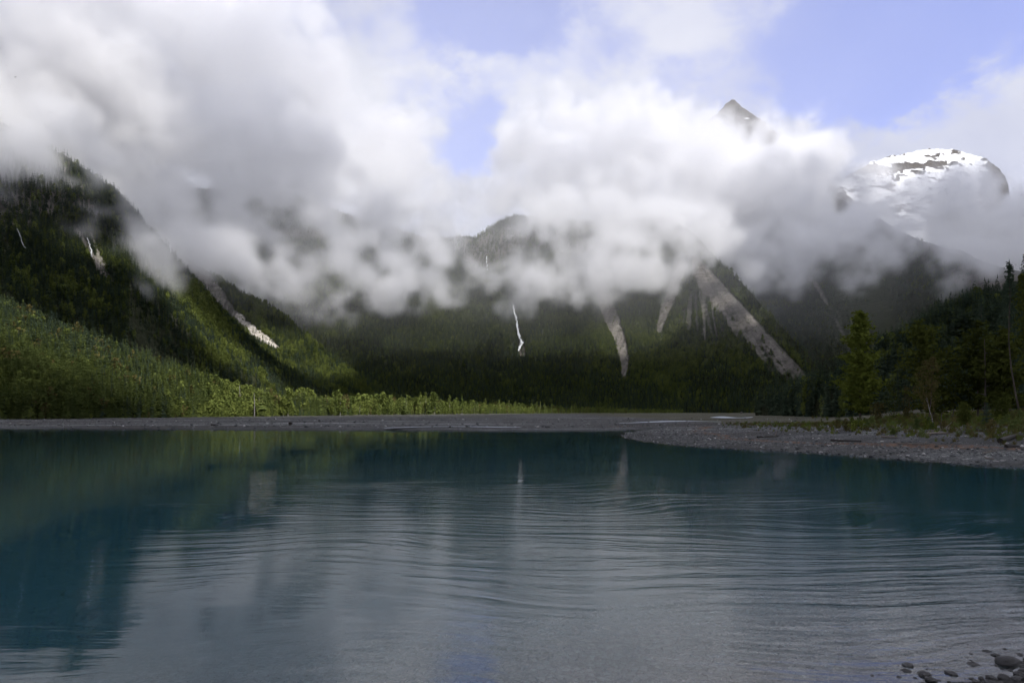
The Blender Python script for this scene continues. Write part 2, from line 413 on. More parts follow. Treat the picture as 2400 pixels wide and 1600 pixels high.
def make_volume(name, lo, hi, vox, field, mat, kind='stuff'):
    lo = np.array(lo, float); hi = np.array(hi, float)
    R = np.maximum(2, np.round((hi - lo) / vox).astype(int) + 1)
    hi = lo + (R - 1) * vox
    ax = [np.linspace(lo[i], hi[i], R[i]) for i in range(3)]
    X, Y, Z = np.meshgrid(*ax, indexing='ij')
    D = field(X, Y, Z).astype(np.float32)
    D[[0, -1]] = 0; D[:, [0, -1]] = 0; D[:, :, [0, -1]] = 0
    me = bpy.data.meshes.new(name); me.vertices.add(D.size)
    a = me.attributes.new('den', 'FLOAT', 'POINT'); a.data.foreach_set('value', D.ravel())
    me.materials.append(mat)
    o = link(name, me)
    ng = bpy.data.node_groups.new(name, 'GeometryNodeTree')
    ng.interface.new_socket('Geometry', in_out='INPUT', socket_type='NodeSocketGeometry')
    ng.interface.new_socket('Geometry', in_out='OUTPUT', socket_type='NodeSocketGeometry')
    g = N(ng); gi = g('NodeGroupInput'); go = g('NodeGroupOutput')
    pos = g('GeometryNodeInputPosition').outputs[0]
    sep = g('ShaderNodeSeparateXYZ', ins={0: pos})
    idx = None
    for i, mul in ((0, R[1] * R[2]), (1, R[2]), (2, 1)):
        q = g.math('ROUND', g.math('DIVIDE', g.math('SUBTRACT', sep.outputs[i], float(lo[i])), float(vox)))
        q = g.math('MINIMUM', g.math('MAXIMUM', q, 0.0), float(R[i] - 1))
        ci = g('FunctionNodeFloatToInt', rounding_mode='ROUND', ins={0: q}).outputs[0]
        mm = g('FunctionNodeIntegerMath', operation='MULTIPLY', ins={0: ci, 1: int(mul)}).outputs[0]
        idx = mm if idx is None else g('FunctionNodeIntegerMath', operation='ADD', ins={0: idx, 1: mm}).outputs[0]
    na = g('GeometryNodeInputNamedAttribute', data_type='FLOAT'); na.inputs['Name'].default_value = 'den'
    si = g('GeometryNodeSampleIndex', data_type='FLOAT', domain='POINT')
    g.l.new(gi.outputs[0], si.inputs['Geometry']); g.l.new(na.outputs['Attribute'], si.inputs['Value']); g.l.new(idx, si.inputs['Index'])
    vc = g('GeometryNodeVolumeCube')
    g.l.new(si.outputs[0], vc.inputs['Density'])
    vc.inputs['Background'].default_value = 0.0
    vc.inputs['Min'].default_value = tuple(lo); vc.inputs['Max'].default_value = tuple(hi)
    for i, k in enumerate(('Resolution X', 'Resolution Y', 'Resolution Z')): vc.inputs[k].default_value = int(R[i])
    sm = g('GeometryNodeSetMaterial'); sm.inputs['Material'].default_value = mat
    g.l.new(vc.outputs[0], sm.inputs[0]); g.l.new(sm.outputs[0], go.inputs[0])
    md = o.modifiers.new('volume', 'NODES'); md.node_group = ng
    tag(o, kind=kind)
    return o


def puff_field(puffs, holes=(), wob=0.35, seed=0.0, big=260.0, thr=0.45, soft=0.5, fs=150.0, edge=0.75, kids=5, mist=0.0, mz=60.0):
    """puffs: column, row, radius in pixels at distance Y, strength, flattening"""
    def f(X, Y, Z):
        q = big
        w1 = fbm(X / q + seed, Y / q, Z / q, 4, 0.55); w2 = fbm(X / q + 31 + seed, Y / q + 7, Z / q, 4, 0.55); w3 = fbm(X / q + 5, Y / q + 47 + seed, Z / q, 4, 0.55)
        S = np.zeros(X.shape, np.float32)
        rp = random.Random(int(seed * 10)); more = []
        for p in puffs:
            for _ in range(kids):
                a = rp.random() * 6.283; e_ = rp.uniform(-.5, .5); q = rp.uniform(.55, 1.15); r2 = p[2] * rp.uniform(.28, .58)
                asp_ = p[5] if len(p) > 5 else 1.0
                more.append((p[0] + p[2] * q * math.cos(a) * asp_, p[1] + p[2] * q * math.sin(a) * .9, r2, p[3] * (1 + e_ * p[2] / F), p[4] * rp.uniform(.7, 1.05)))
        for p in list(puffs) + more:
            px, py, r, D, st = p[:5]; asp = p[5] if len(p) > 5 else 1.0
            c = np.array([(px - 1200) / F * D, D, EYE + (HY - py) / F * D]); R = r / F * D
            rx = R * asp * 1.0
            a = wob * R
            sl = []
            for A, cc, rr in ((X[:, 0, 0], c[0], rx), (Y[0, :, 0], c[1], R), (Z[0, 0, :], c[2], R)):
                i0 = np.searchsorted(A, cc - rr * 1.6); i1 = np.searchsorted(A, cc + rr * 1.6); sl.append(slice(i0, i1))
            sl = tuple(sl)
            if any(s.stop <= s.start for s in sl): continue
            dx = (X[sl] + w1[sl] * a * 2 - c[0]) / rx; dy = (Y[sl] + w2[sl] * a * 2 - c[1]) / R; dz = (Z[sl] + w3[sl] * a * 2 - c[2]) / R
            d = np.sqrt(dx * dx + dy * dy + dz * dz)
            v = st * np.clip(1.15 - d, 0, 1)
            S[sl] = np.maximum(S[sl], v) + 0.25 * np.minimum(S[sl], v)
        n = 0.62 * fbm(X / fs + seed, Y / fs, Z / fs, 3, 0.62) + 0.5 * fbm(X / (fs * .3) + seed, Y / (fs * .3), Z / (fs * .3), 2, 0.7) + 0.22 * fbm(X / (fs * .1) + seed, Y / (fs * .1), Z / (fs * .1), 2, 0.6)
        S = S + edge * n * sstep(0.0, 0.45, S)
        for px, py, r, st in holes:
            # a gap in the cloud: a tube along the valley's view, open towards the lake
            cx = (px - 1200) / F * Y; cz = EYE + (HY - py) / F * Y; R = r / F * Y
            S = S - st * np.clip(1.3 - np.sqrt((X + w1 * R - cx) ** 2 + (Z + w3 * R - cz) ** 2) / R, 0, 1)
        return np.maximum(sstep(thr - soft * 0.5, thr + soft * 0.5, S), mist * sstep(mz, mz * 4 + 200, Z) * sstep(1500, 950, Z) * sstep(2900, 2400, Y) * (1 - 0.75 * sstep(350, 1000, X)) * (1 + w1))
    return f


SLP = 2300
main_puffs = [
    # bank over the middle mountain
    (420, 470, 120, 1500, 1.0), (480, 560, 90, 1500, 1.0), (380, 380, 150, 1700, 1), (560, 380, 150, 1900, 1), (250, 300, 190, 1700, 1), (560, 620, 90, 1550, .95),
    (620, 560, 55, 1700, .8), (640, 640, 70, 1650, .9), (730, 640, 75, 1750, .9), (700, 690, 55, 1700, .75, 1.3), (830, 630, 75, 1800, 1.), (790, 700, 52, 1750, .75, 1.5), (920, 660, 72, 1800, 1.),
    (900, 700, 46, 1750, .65, 1.5), (990, 655, 75, 1900, .95), (1060, 660, 70, 1950, .9), (870, 570, 80, 2000, .9), (780, 540, 60, 2100, .75), (950, 560, 90, 2100, .85), (1050, 620, 55, 2100, .8),
    (760, 430, 110, 2300, 1), (880, 450, 110, 2400, 1), (980, 470, 90, 2500, .95), (1050, 520, 60, 2500, .7), (820, 330, 130, 2600, 1), (700, 300, 170, 2500, 1), (930, 370, 100, 2800, .9), (1040, 430, 70, 2900, .75),
    (520, 230, 200, 2600, 1), (680, 170, 170, 3000, .85), (350, 180, 200, 2600, .9), (200, 100, 200, 2600, .8), (850, 240, 110, 3000, .8),
    # centre
    (1180, 640, 70, 2000, .95), (1230, 680, 65, 1950, 1.0), (1290, 640, 75, 2000, 1.), (1340, 680, 45, 1950, .8), (1380, 620, 80, 2050, 1.), (1450, 640, 80, 2000, 1.), (1520, 620, 85, 2050, 1.), (1560, 570, 80, 2150, 1),
    (1300, 540, 75, 2200, .85), (1360, 500, 70, 2400, .85), (1480, 550, 80, 2300, 1.), (1420, 480, 80, 2500, .9), (1240, 450, 90, 2600, .95), (1180, 470, 50, 2700, .8), (1240, 380, 90, 2900, .95), (1330, 400, 110, 2900, 1), (1400, 320, 100, 3200, 1),
    (1260, 310, 60, 3200, .9), (1500, 300, 90, 3400, 1), (1460, 400, 110, 3000, 1), (1570, 430, 120, 3000, 1), (1560, 340, 90, 3500, 1), (1620, 530, 90, 2600, .9), (1640, 400, 110, 3100, 1),
    # right bank, in front of the horn and the dome
    (1700, 380, 95, 3200, 1.), (1790, 400, 110, 3200, 1.), (1850, 370, 80, 3300, 1), (1930, 420, 95, 3200, 1), (1700, 480, 120, 2900, 1), (1830, 500, 110, 2700, 1), (1730, 590, 85, 2300, .95), (1810, 600, 90, 2300, 1), (1880, 620, 75, 2200, .95), (1960, 600, 80, 2200, .9), (1930, 540, 90, 2500, .9),
    (1990, 650, 45, 2100, .7), (1850, 650, 60, 2150, .8), (2010, 480, 70, 2900, .85), (2060, 560, 80, 2300, .8), (2100, 470, 80, 3000, .85), (2060, 430, 60, 3300, .8), (2160, 520, 80, 2700, .9), (2250, 520, 80, 2800, 1), (2340, 545, 75, 2800, 1),
    (2150, 590, 60, 2200, .6, 1.4), (2260, 580, 75, 2300, .85, 1.3), (2380, 570, 80, 2200, .95, 1.2), (2470, 545, 95, 2600, 1), (2000, 560, 60, 2300, .75), (1660, 300, 45, 3500, .7), (1760, 300, 40, 3500, .6), (2560, 520, 140, 2600, 1), (1560, 500, 100, 2500, 1), (1650, 520, 70, 2150, 1), (1690, 560, 60, 2100, .9), (1250, 500, 60, 2100, .7), (1330, 470, 80, 2300, .9), (1420, 560, 80, 2050, .9), (60, 60, 220, 2600, .8), (450, 60, 200, 3000, .7), (1120, 480, 45, 2300, .55), (1600, 600, 45, 2050, .7), (1780, 660, 50, 2050, .6), (2080, 620, 60, 2000, .45), (2200, 640, 60, 2000, .4), (2180, 570, 70, 1900, .8, 1.5), (2290, 575, 65, 1800, .85, 1.4), (2400, 570, 75, 1700, .95, 1.4), (2500, 560, 90, 1700, 1), (2100, 540, 70, 2100, .8), (1560, 260, 70, 3500, .6), (1330, 280, 60, 3400, .6), (1850, 330, 60, 3500, .7), (1655, 318, 50, 3500, .9), (1785, 312, 50, 3500, .8), (1715, 330, 60, 3500, .9), (1215, 545, 40, 2050, .5), (1260, 520, 45, 2050, .8), (1640, 565, 60, 2050, 1), (2240, 515, 62, 2900, 1.4), (2350, 522, 60, 2900, 1.4), (2130, 478, 48, 2900, 1.3), (2450, 515, 75, 2900, 1.3), (1310, 500, 62, 2050, 1.35), (1420, 500, 64, 2050, 1.35), (1520, 490, 64, 2050, 1.35), (1620, 505, 62, 2100, 1.35), (1250, 530, 34, 2050, 1.0), (1225, 505, 30, 2050, .6), (700, 455, 70, 2000, .9), (820, 485, 60, 2000, .9), (940, 505, 58, 2050, .9), (1040, 525, 45, 2100, .8), (520, 455, 80, 1800, .9), (1660, 610, 34, 2000, .5), (1600, 640, 30, 2000, .45), (1140, 520, 40, 2150, .6), (1700, 590, 50, 2050, .9), (1200, 540, 50, 2050, .6), (1150, 480, 40, 2500, .5), (880, 530, 60, 1950, .8), (960, 520, 60, 2000, .85), (1040, 545, 45, 2000, .75), (800, 560, 50, 1850, .7), (560, 500, 60, 1700, .9), (600, 430, 80, 1900, .9), (700, 400, 80, 1950, .9), (2190, 585, 60, 1550, .8, 1.5), (2310, 590, 60, 1450, .9, 1.5), (2430, 590, 75, 1400, .9, 1.4), (2090, 580, 60, 1650, .75), (2240, 530, 80, 1900, .9), (2360, 530, 80, 1800, .9), (1990, 560, 60, 1900, .8)]
main_holes = [(590, 480, 30, .5), (740, 560, 40, .6), (860, 590, 34, .55), (800, 660, 26, .5), (1000, 620, 26, .4), (620, 590, 26, .4), (960, 700, 24, .5), (1260, 560, 30, .45), (1500, 600, 24, .35), (1340, 580, 26, .45), (2100, 560, 36, .5), (540, 660, 30, .5), (1140, 590, 34, .9), (1212, 512, 36, .8), (680, 485, 55, .9), (770, 655, 30, .55), (895, 635, 26, .5), (1390, 545, 32, .5), (1965, 480, 30, .6), (2060, 540, 34, .45), (1130, 700, 30, .4), (280, 500, 60, .5), (830, 520, 40, .4), (1120, 330, 60, .8), (610, 720, 40, .4), (700, 600, 40, .5), (840, 700, 34, .45), (930, 640, 26, .45), (980, 590, 40, .5), (1060, 650, 30, .4), (820, 470, 50, .4), (1290, 600, 26, .4), (1370, 660, 24, .4), (1450, 590, 26, .35), (1180, 590, 26, .4), (650, 650, 30, .4), (2160, 600, 50, .4), (2000, 600, 40, .35), (1800, 560, 30, .3)]
CM = cloud_material('cloud', 0.015)
FIELD = puff_field(main_puffs, main_holes, 0.80, 3.0, 230.0, 0.56, 1.05, 170.0, 1.6, 5, 0.024)
make_volume('clouds', (-1750, 1300, 57), (1900, 2292, 1300), 11.5, FIELD, CM)
make_volume('clouds', (-2300, 2270, 250), (3100, 3900, 2300), 23.0, FIELD, CM)
left_puffs = [(280, 430, 65, 800, 1), (220, 360, 70, 780, 1), (345, 510, 50, 820, .85), (150, 340, 60, 760, .9), (400, 570, 36, 850, .7), (100, 330, 80, 800, .9), (0, 360, 80, 760, .9), (170, 400, 50, 830, .6), (240, 400, 60, 900, .8), (300, 470, 50, 930, .6), (-40, 440, 70, 700, .7), (30, 395, 70, 800, .85), (110, 410, 60, 830, .7), (-60, 420, 90, 750, .8), (200, 380, 70, 950, .8), (60, 470, 60, 760, .45, 1.6), (-40, 520, 70, 700, .4, 1.5), (180, 470, 50, 800, .42, 1.5), (260, 560, 60, 800, .42), (120, 540, 60, 740, .36, 1.5), (320, 690, 40, 740, .35), (-60, 330, 170, 900, 1), (80, 300, 160, 950, 1), (200, 280, 170, 1050, 1), (-40, 180, 200, 1000, 1), (120, 150, 200, 1100, 1), (300, 330, 130, 1150, .95), (330, 420, 75, 1100, .75), (60, 380, 90, 850, .7), (240, 430, 70, 950, .6), (-80, 430, 100, 800, .6), (50, 450, 60, 820, .42),
              (340, 600, 78, 800, .95), (300, 650, 45, 790, .6), (290, 610, 50, 780, .6), (380, 590, 50, 820, .7), (200, 520, 55, 830, .42), (120, 480, 60, 850, .4), (280, 520, 60, 900, .42), (400, 660, 40, 820, .35), (150, 560, 60, 760, .3)]
left_holes = [(150, 375, 40, .5), (170, 440, 50, .4), (60, 520, 60, .3)]
CN = cloud_material('near_cloud', 0.032)
make_volume('clouds', (-1000, 560, 120), (-150, 1320, 900), 9.0, puff_field(left_puffs, left_holes, 0.75, 8.0, 110.0, 0.56, 1.05, 75.0, 1.5, 5, 0.005), CN)

# ------------------------------------------------------------------ unseen cloud deck added to shade the valley, gaps cut where sun should land
DECK_Z = 1700.0


def lit_spot(M, px, py, r, s):
    T = surf(MASS[M], px, py) if M else Vector(((px - 1200) / F * py, py, 5))
    k = (DECK_Z - T.z) / SUN.z
    return (T.x + SUN.x * k, T.y + SUN.y * k, r, s)


SPOTS = [lit_spot(*q) for q in (
    ('left_foothill', -60, 740, 70, 1.3), ('left_foothill', 40, 770, 60, 1.3), ('left_foothill', 130, 800, 60, 1.4), ('left_foothill', 220, 835, 60, 1.4), ('left_foothill', 310, 865, 55, 1.4), ('left_foothill', 400, 890, 60, 1.3),
    ('left_foothill', 470, 915, 60, 1.3), ('left_foothill', 560, 945, 70, 1.4), (None, 640, 560, 110, 1.4), (None, 760, 640, 120, 1.4), (None, 900, 700, 130, 1.3), (None, 1040, 800, 120, 1.0), (None, 1180, 900, 110, .8),
    ('left_mountain', 400, 690, 50, .8), ('left_mountain', 470, 770, 55, .95), ('left_mountain', 540, 830, 60, 1.0), ('left_mountain', 610, 880, 60, 1.0), ('left_mountain', 100, 560, 60, .35), ('left_mountain', 240, 600, 50, .55),
    ('middle_spur', 600, 790, 70, .9), ('middle_spur', 690, 800, 80, .75), ('middle_spur', 780, 870, 70, .65), ('middle_mountain', 680, 520, 130, 1.0), ('middle_mountain', 780, 650, 150, 1.1), ('middle_mountain', 900, 640, 150, 1.1),
    ('centre_mountain', 980, 760, 170, 1.3), ('centre_mountain', 1100, 760, 190, 1.4), ('centre_mountain', 1300, 790, 130, 1.2), ('centre_mountain', 1480, 790, 130, 1.1), ('middle_spur', 700, 840, 90, 1.2), ('centre_mountain', 1220, 740, 150, 1.3), ('centre_mountain', 1230, 800, 90, .9), ('centre_mountain', 1330, 740, 150, 1.2), ('centre_mountain', 1430, 730, 150, 1.2), ('centre_mountain', 1540, 700, 110, .9),
    ('centre_mountain', 1640, 640, 110, 1.1), ('centre_mountain', 1700, 700, 80, 1.0), ('centre_mountain', 1770, 745, 55, 1.0), ('centre_mountain', 1140, 600, 170, .5), ('centre_mountain', 1300, 600, 230, .5), ('centre_mountain', 1500, 600, 200, .4))]


def lit_cloud(px, py, Y, r, s):
    T = Vector(((px - 1200) / F * Y, Y, EYE + (HY - py) / F * Y)); k = (DECK_Z - T.z) / SUN.z
    return (T.x + SUN.x * k, T.y + SUN.y * k, r, s)


SPOTS += [lit_cloud(*q) for q in ((60, 250, 900, 260, .6), (150, 120, 1050, 250, .5), (-60, 350, 800, 150, .5), (420, 480, 1500, 200, .4), (850, 330, 2600, 350, .2), (640, 640, 1650, 150, .6),
                                  (830, 640, 1800, 200, 1.1), (1000, 450, 2500, 300, .3), (1750, 450, 3000, 350, .3), (0, 300, 900, 150, .5), (330, 600, 800, 60, .5), (2300, 540, 2800, 300, .35))]


def deck(X, Y, Z):
    x = X - (Z - DECK_Z) * SUN.x / SUN.z; y = Y - (Z - DECK_Z) * SUN.y / SUN.z
    c = 1.25 - 0.85 * sstep(950, 1150, y) * sstep(1900, 1500, x)
    c += 0.32 * fbm(x / 420, y / 420, 1.5, 4, 0.6) + 0.18 * fbm(x / 90, y / 90, 2.5, 2, 0.5)
    for sx, sy, r, s in SPOTS:
        c -= 1.5 * s * sstep(1.45, 0.6, np.hypot(x - sx, y - sy) / r)
    c = np.clip(c, 0, 1.2) ** 1.7
    h = (Z - DECK_Z) / 130
    top = 0.35 + 0.5 * fbm(x / 260, y / 260, 4.0, 3, 0.5)
    return np.clip(c * sstep(-1.0, -0.6, h) * (1 - sstep(top, top + 0.5, h)), 0, 1)


make_volume('clouds', (-1700, -2600, 1560), (3600, 2420, 1840), 35.0, deck, cloud_material('unseen_shade_deck', 0.020, 0.6))  # added out of view to shape the sun patches

# ------------------------------------------------------------------ ground: gravel flat, spit, lake bed, near beach, one sheet to the horizon
def W(px, py, z=0.0):
    Y = (EYE - z) * F / (py - HY); return ((px - 1200) / F * Y, Y)


land = [W(-700, 1001), W(0, 1003), W(300, 1004.5), W(600, 1006), W(900, 1007.5), W(1200, 1008.5), W(1400, 1008), W(1480, 1006.5), W(1530, 1004.5), W(1500, 1009), W(1468, 1014), W(1455, 1017.5), W(1468, 1023), W(1500, 1031), W(1550, 1039), W(1600, 1044), W(1700, 1050),
        W(1800, 1055), W(1900, 1060), W(2000, 1067), W(2100, 1075), W(2200, 1083), W(2300, 1089), W(2400, 1094), (62, 47), (95, 36), (160, 20), (400, 0), (9000, 0), (9000, 16000), (-9000, 16000), (-9000, -400), (-330, -400), (-300, 40), (-250, 140)]
beach = [W(1900, 1690), W(2080, 1640), W(2250, 1606), W(2340, 1585), W(2430, 1560), (13.5, 12.9), (24, 17), (50, 20), (120, 10), (300, -20), (300, -300), (-300, -300), (-60, -30), (-20, -4), (-6, 4), (0.5, 7.6)]


def poly_sd(poly, X, Y):
    P = np.array(poly, float); Q = np.roll(P, -1, 0)
    D = np.full(X.shape, 1e18); inside = np.zeros(X.shape, bool)
    for (ax, ay), (bx, by) in zip(P, Q):
        dx, dy = bx - ax, by - ay
        t = np.clip(((X - ax) * dx + (Y - ay) * dy) / (dx * dx + dy * dy), 0, 1)
        D = np.minimum(D, (X - ax - t * dx) ** 2 + (Y - ay - t * dy) ** 2)
        c = (ay > Y) != (by > Y)
        with np.errstate(divide='ignore', invalid='ignore'):
            xi = ax + (Y - ay) * dx / (dy if dy else 1e-9)
        inside ^= c & (X < xi)
    return np.where(inside, 1, -1) * np.sqrt(D)


def ground_h(X, Y):
    X = np.asarray(X, float); Y = np.asarray(Y, float)
    wob = fbm(X / 9, Y / 14, 0.3, 3, 0.5)
    dl = poly_sd(land, X, Y); dn = poly_sd(beach, X, Y)
    dl = dl + wob * np.clip(np.abs(Y) / 90, 0.1, 1.6) * 0.9
    dn = dn + 0.35 * fbm(X / 1.2, Y / 1.2, 7.0, 3, 0.5)
    k = sstep(22, 75, X - 0.05 * Y)
    k = k * (1 - sstep(120, 210, Y) * (1 - sstep(0.46, 0.60, X / np.maximum(Y, 1))))
    rise = 0.0030 * np.maximum(dl, 0) * (1 - k) + np.minimum(0.034 * np.maximum(dl, 0), 4.6) * k
    step = 0.35 * sstep(0, 5, dl) + 0.14 * np.sin(np.maximum(dl, 0) * 0.55 + wob * 3) * sstep(3, 8, dl) * sstep(60, 10, dl) * (0.4 + k)
    rough = 0.10 * fbm(X / 3.5, Y / 5, 1.0, 3, 0.5) * sstep(0, 3, dl) + 0.16 * fbm(X / 30, Y / 22, 4.0, 3, 0.5) * sstep(4, 20, dl)
    zl = np.minimum(rise, 2.4 * (1 - k) + 9 * k) + step + rough
    zl = np.where(dl > 0, zl, np.maximum(0.16 * dl, -9))
    zn = np.where(dn > 0, 0.22 * dn - 0.008 * np.minimum(dn, 12) ** 2, -0.045 * np.abs(dn) - 0.007 * dn ** 2 * (dn > -20) - 5 * (dn <= -20))
    zn = zn + 0.03 * fbm(X / 0.5, Y / 0.5, 2.0, 3, 0.5)
    return np.where(dn > -30, np.maximum(zl, np.where(dn > -30, zn, -9)), zl)


th_f = np.linspace(math.radians(-46), math.radians(46), 620)
th_b = np.linspace(math.radians(46), math.radians(314), 90)[1:-1]
th = np.concatenate([th_f, th_b, [math.radians(314)]])
rr = np.concatenate([[0.01], np.geomspace(1.5, 420, 470), np.geomspace(430, 16000, 90)])
RR, TH = np.meshgrid(rr, th, indexing='ij')
GX, GY = RR * np.sin(TH), RR * np.cos(TH)
GZ = ground_h(GX, GY)


def ground_mat():
    m, n, out = new_mat('gravel')
    p = n('ShaderNodeNewGeometry').outputs['Position']
    sep = n('ShaderNodeSeparateXYZ', ins={0: p})
    vor = n('ShaderNodeTexVoronoi', feature='F1', ins={'Vector': p, 'Scale': 7.0, 'Randomness': 1.0})
    vor2 = n('ShaderNodeTexVoronoi', feature='DISTANCE_TO_EDGE', ins={'Vector': p, 'Scale': 7.0})
    v3 = n('ShaderNodeTexVoronoi', feature='F1', ins={'Vector': p, 'Scale': 2.6})
    sepc = n('ShaderNodeSeparateXYZ', ins={0: vor.outputs['Color']})
    sepd = n('ShaderNodeSeparateXYZ', ins={0: v3.outputs['Color']})
    grey = n.mix(sepc.outputs[0], (0.037, 0.041, 0.043), (0.145, 0.153, 0.155))
    grey = n.mix(n.maprange(sepd.outputs[1], 0.86, 0.92, 0, .7), grey, (0.36, 0.35, 0.34))
    edge = n.maprange(vor2.outputs['Distance'], 0.0, 0.12)
    grey = n.mix(edge, (0.020, 0.020, 0.020), grey)
    large = n.noise(n.vscale(p, (0.014, 0.075, 0.1)), 1.0, 6, 0.68, 0.6)
    bands = n.noise(n.vscale(p, (0.005, 0.040, 0.1), (0, 0, 0.02)), 1.0, 7, 0.75, 0.6)
    silt = n.mix(n.maprange(large, 0.42, 0.56), grey, (0.034, 0.035, 0.035))
    silt = n.mix(n.maprange(bands, 0.50, 0.60), silt, (0.030, 0.026, 0.024))
    silt = n.mix(n.maprange(bands, 0.38, 0.34), silt, (0.17, 0.17, 0.185))
    d = n('ShaderNodeAttribute', attribute_name='inland').outputs['Fac']
    n2 = n.noise(p, 0.5, 5, 0.65)
    damp = n.math('ADD', n.maprange(sep.outputs[2], 0.02, 0.22, 0.0, 0.55), n.maprange(sep.outputs[2], -0.10, 0.0, 0.75, 0.45))
    under = n.maprange(sep.outputs[2], -0.06, -0.18, 0.0, 0.85)
    gf = n.math('ADD', n('ShaderNodeAttribute', attribute_name='grass').outputs['Fac'], n.math('MULTIPLY', n.math('SUBTRACT', n2, 0.5), 1.6))
    c = n.mix(n.maprange(gf, 0.45, 0.7), silt, n.mix(n.noise(p, 1.7, 4), (0.026, 0.028, 0.012), (0.058, 0.052, 0.027)))
    wf = n.math('ADD', n('ShaderNodeAttribute', attribute_name='wrack').outputs['Fac'], n.math('MULTIPLY', n.math('SUBTRACT', n.noise(p, 1.3, 5, 0.7), 0.5), 1.8))
    c = n.mix(n.maprange(wf, 0.55, 0.75), c, n.mix(n.noise(p, 3.0, 4), (0.035, 0.020, 0.012), (0.17, 0.085, 0.04)))
    wet = n.mix(1.0, c, (0.45, 0.45, 0.45), 'MULTIPLY')
    c = n.mix(damp, wet, c)
    silted = n.mix(edge, (0.05, 0.055, 0.06), n.mix(sepc.outputs[1], (0.16, 0.165, 0.18), (0.36, 0.37, 0.38)))
    c = n.mix(under, c, silted)
    h = n.math('ADD', n.math('MULTIPLY', edge, 0.6), n.noise(p, 3.0, 5, 0.6))
    edge2 = edge
    surf_out(n, out, c, n.maprange(bands, 0.36, 0.44, 0.45, 0.92), bump(n, h, 0.8, 0.06), 0.3)
    return m


DL = poly_sd(land, GX, GY)
kx = sstep(40, 75, GX - 0.02 * GY)
grass = np.where((DL > 10) & (GY > 0), 0.62 * sstep(12, 24, DL) * kx, 0.0) + 0.55 * sstep(240, 420, GY + 20 * fbm(GX / 40, GY / 40, 0, 3)) * (DL > 0) * (1 - sstep(150, 330, GX)) * (1 - sstep(-20, 60, GX) * (GY < 700)) + 0.3 * (GY > 900) + 0.5 * sstep(55, 90, GX) * sstep(150, 230, GY) * (GY < 900)
wrack = np.exp(-((DL - 13 - 2.5 * fbm(GX / 12, GY / 12, 3.0, 2)) / 2.6) ** 2) * sstep(14, 30, GX) * (GY > 20) * 0.75
gme = mesh_np('ground', np.stack([GX, GY, GZ], -1).reshape(-1, 3),
              np.concatenate([grid_faces(len(rr), len(th)), np.stack([np.arange(len(rr) - 1) * len(th) + len(th) - 1, np.arange(len(rr) - 1) * len(th), np.arange(1, len(rr)) * len(th), np.arange(1, len(rr)) * len(th) + len(th) - 1], -1)]),
              [ground_mat()], True, {'grass': grass, 'wrack': wrack, 'inland': np.clip(DL, -50, 400)})
tag(link('ground', gme), kind='structure')

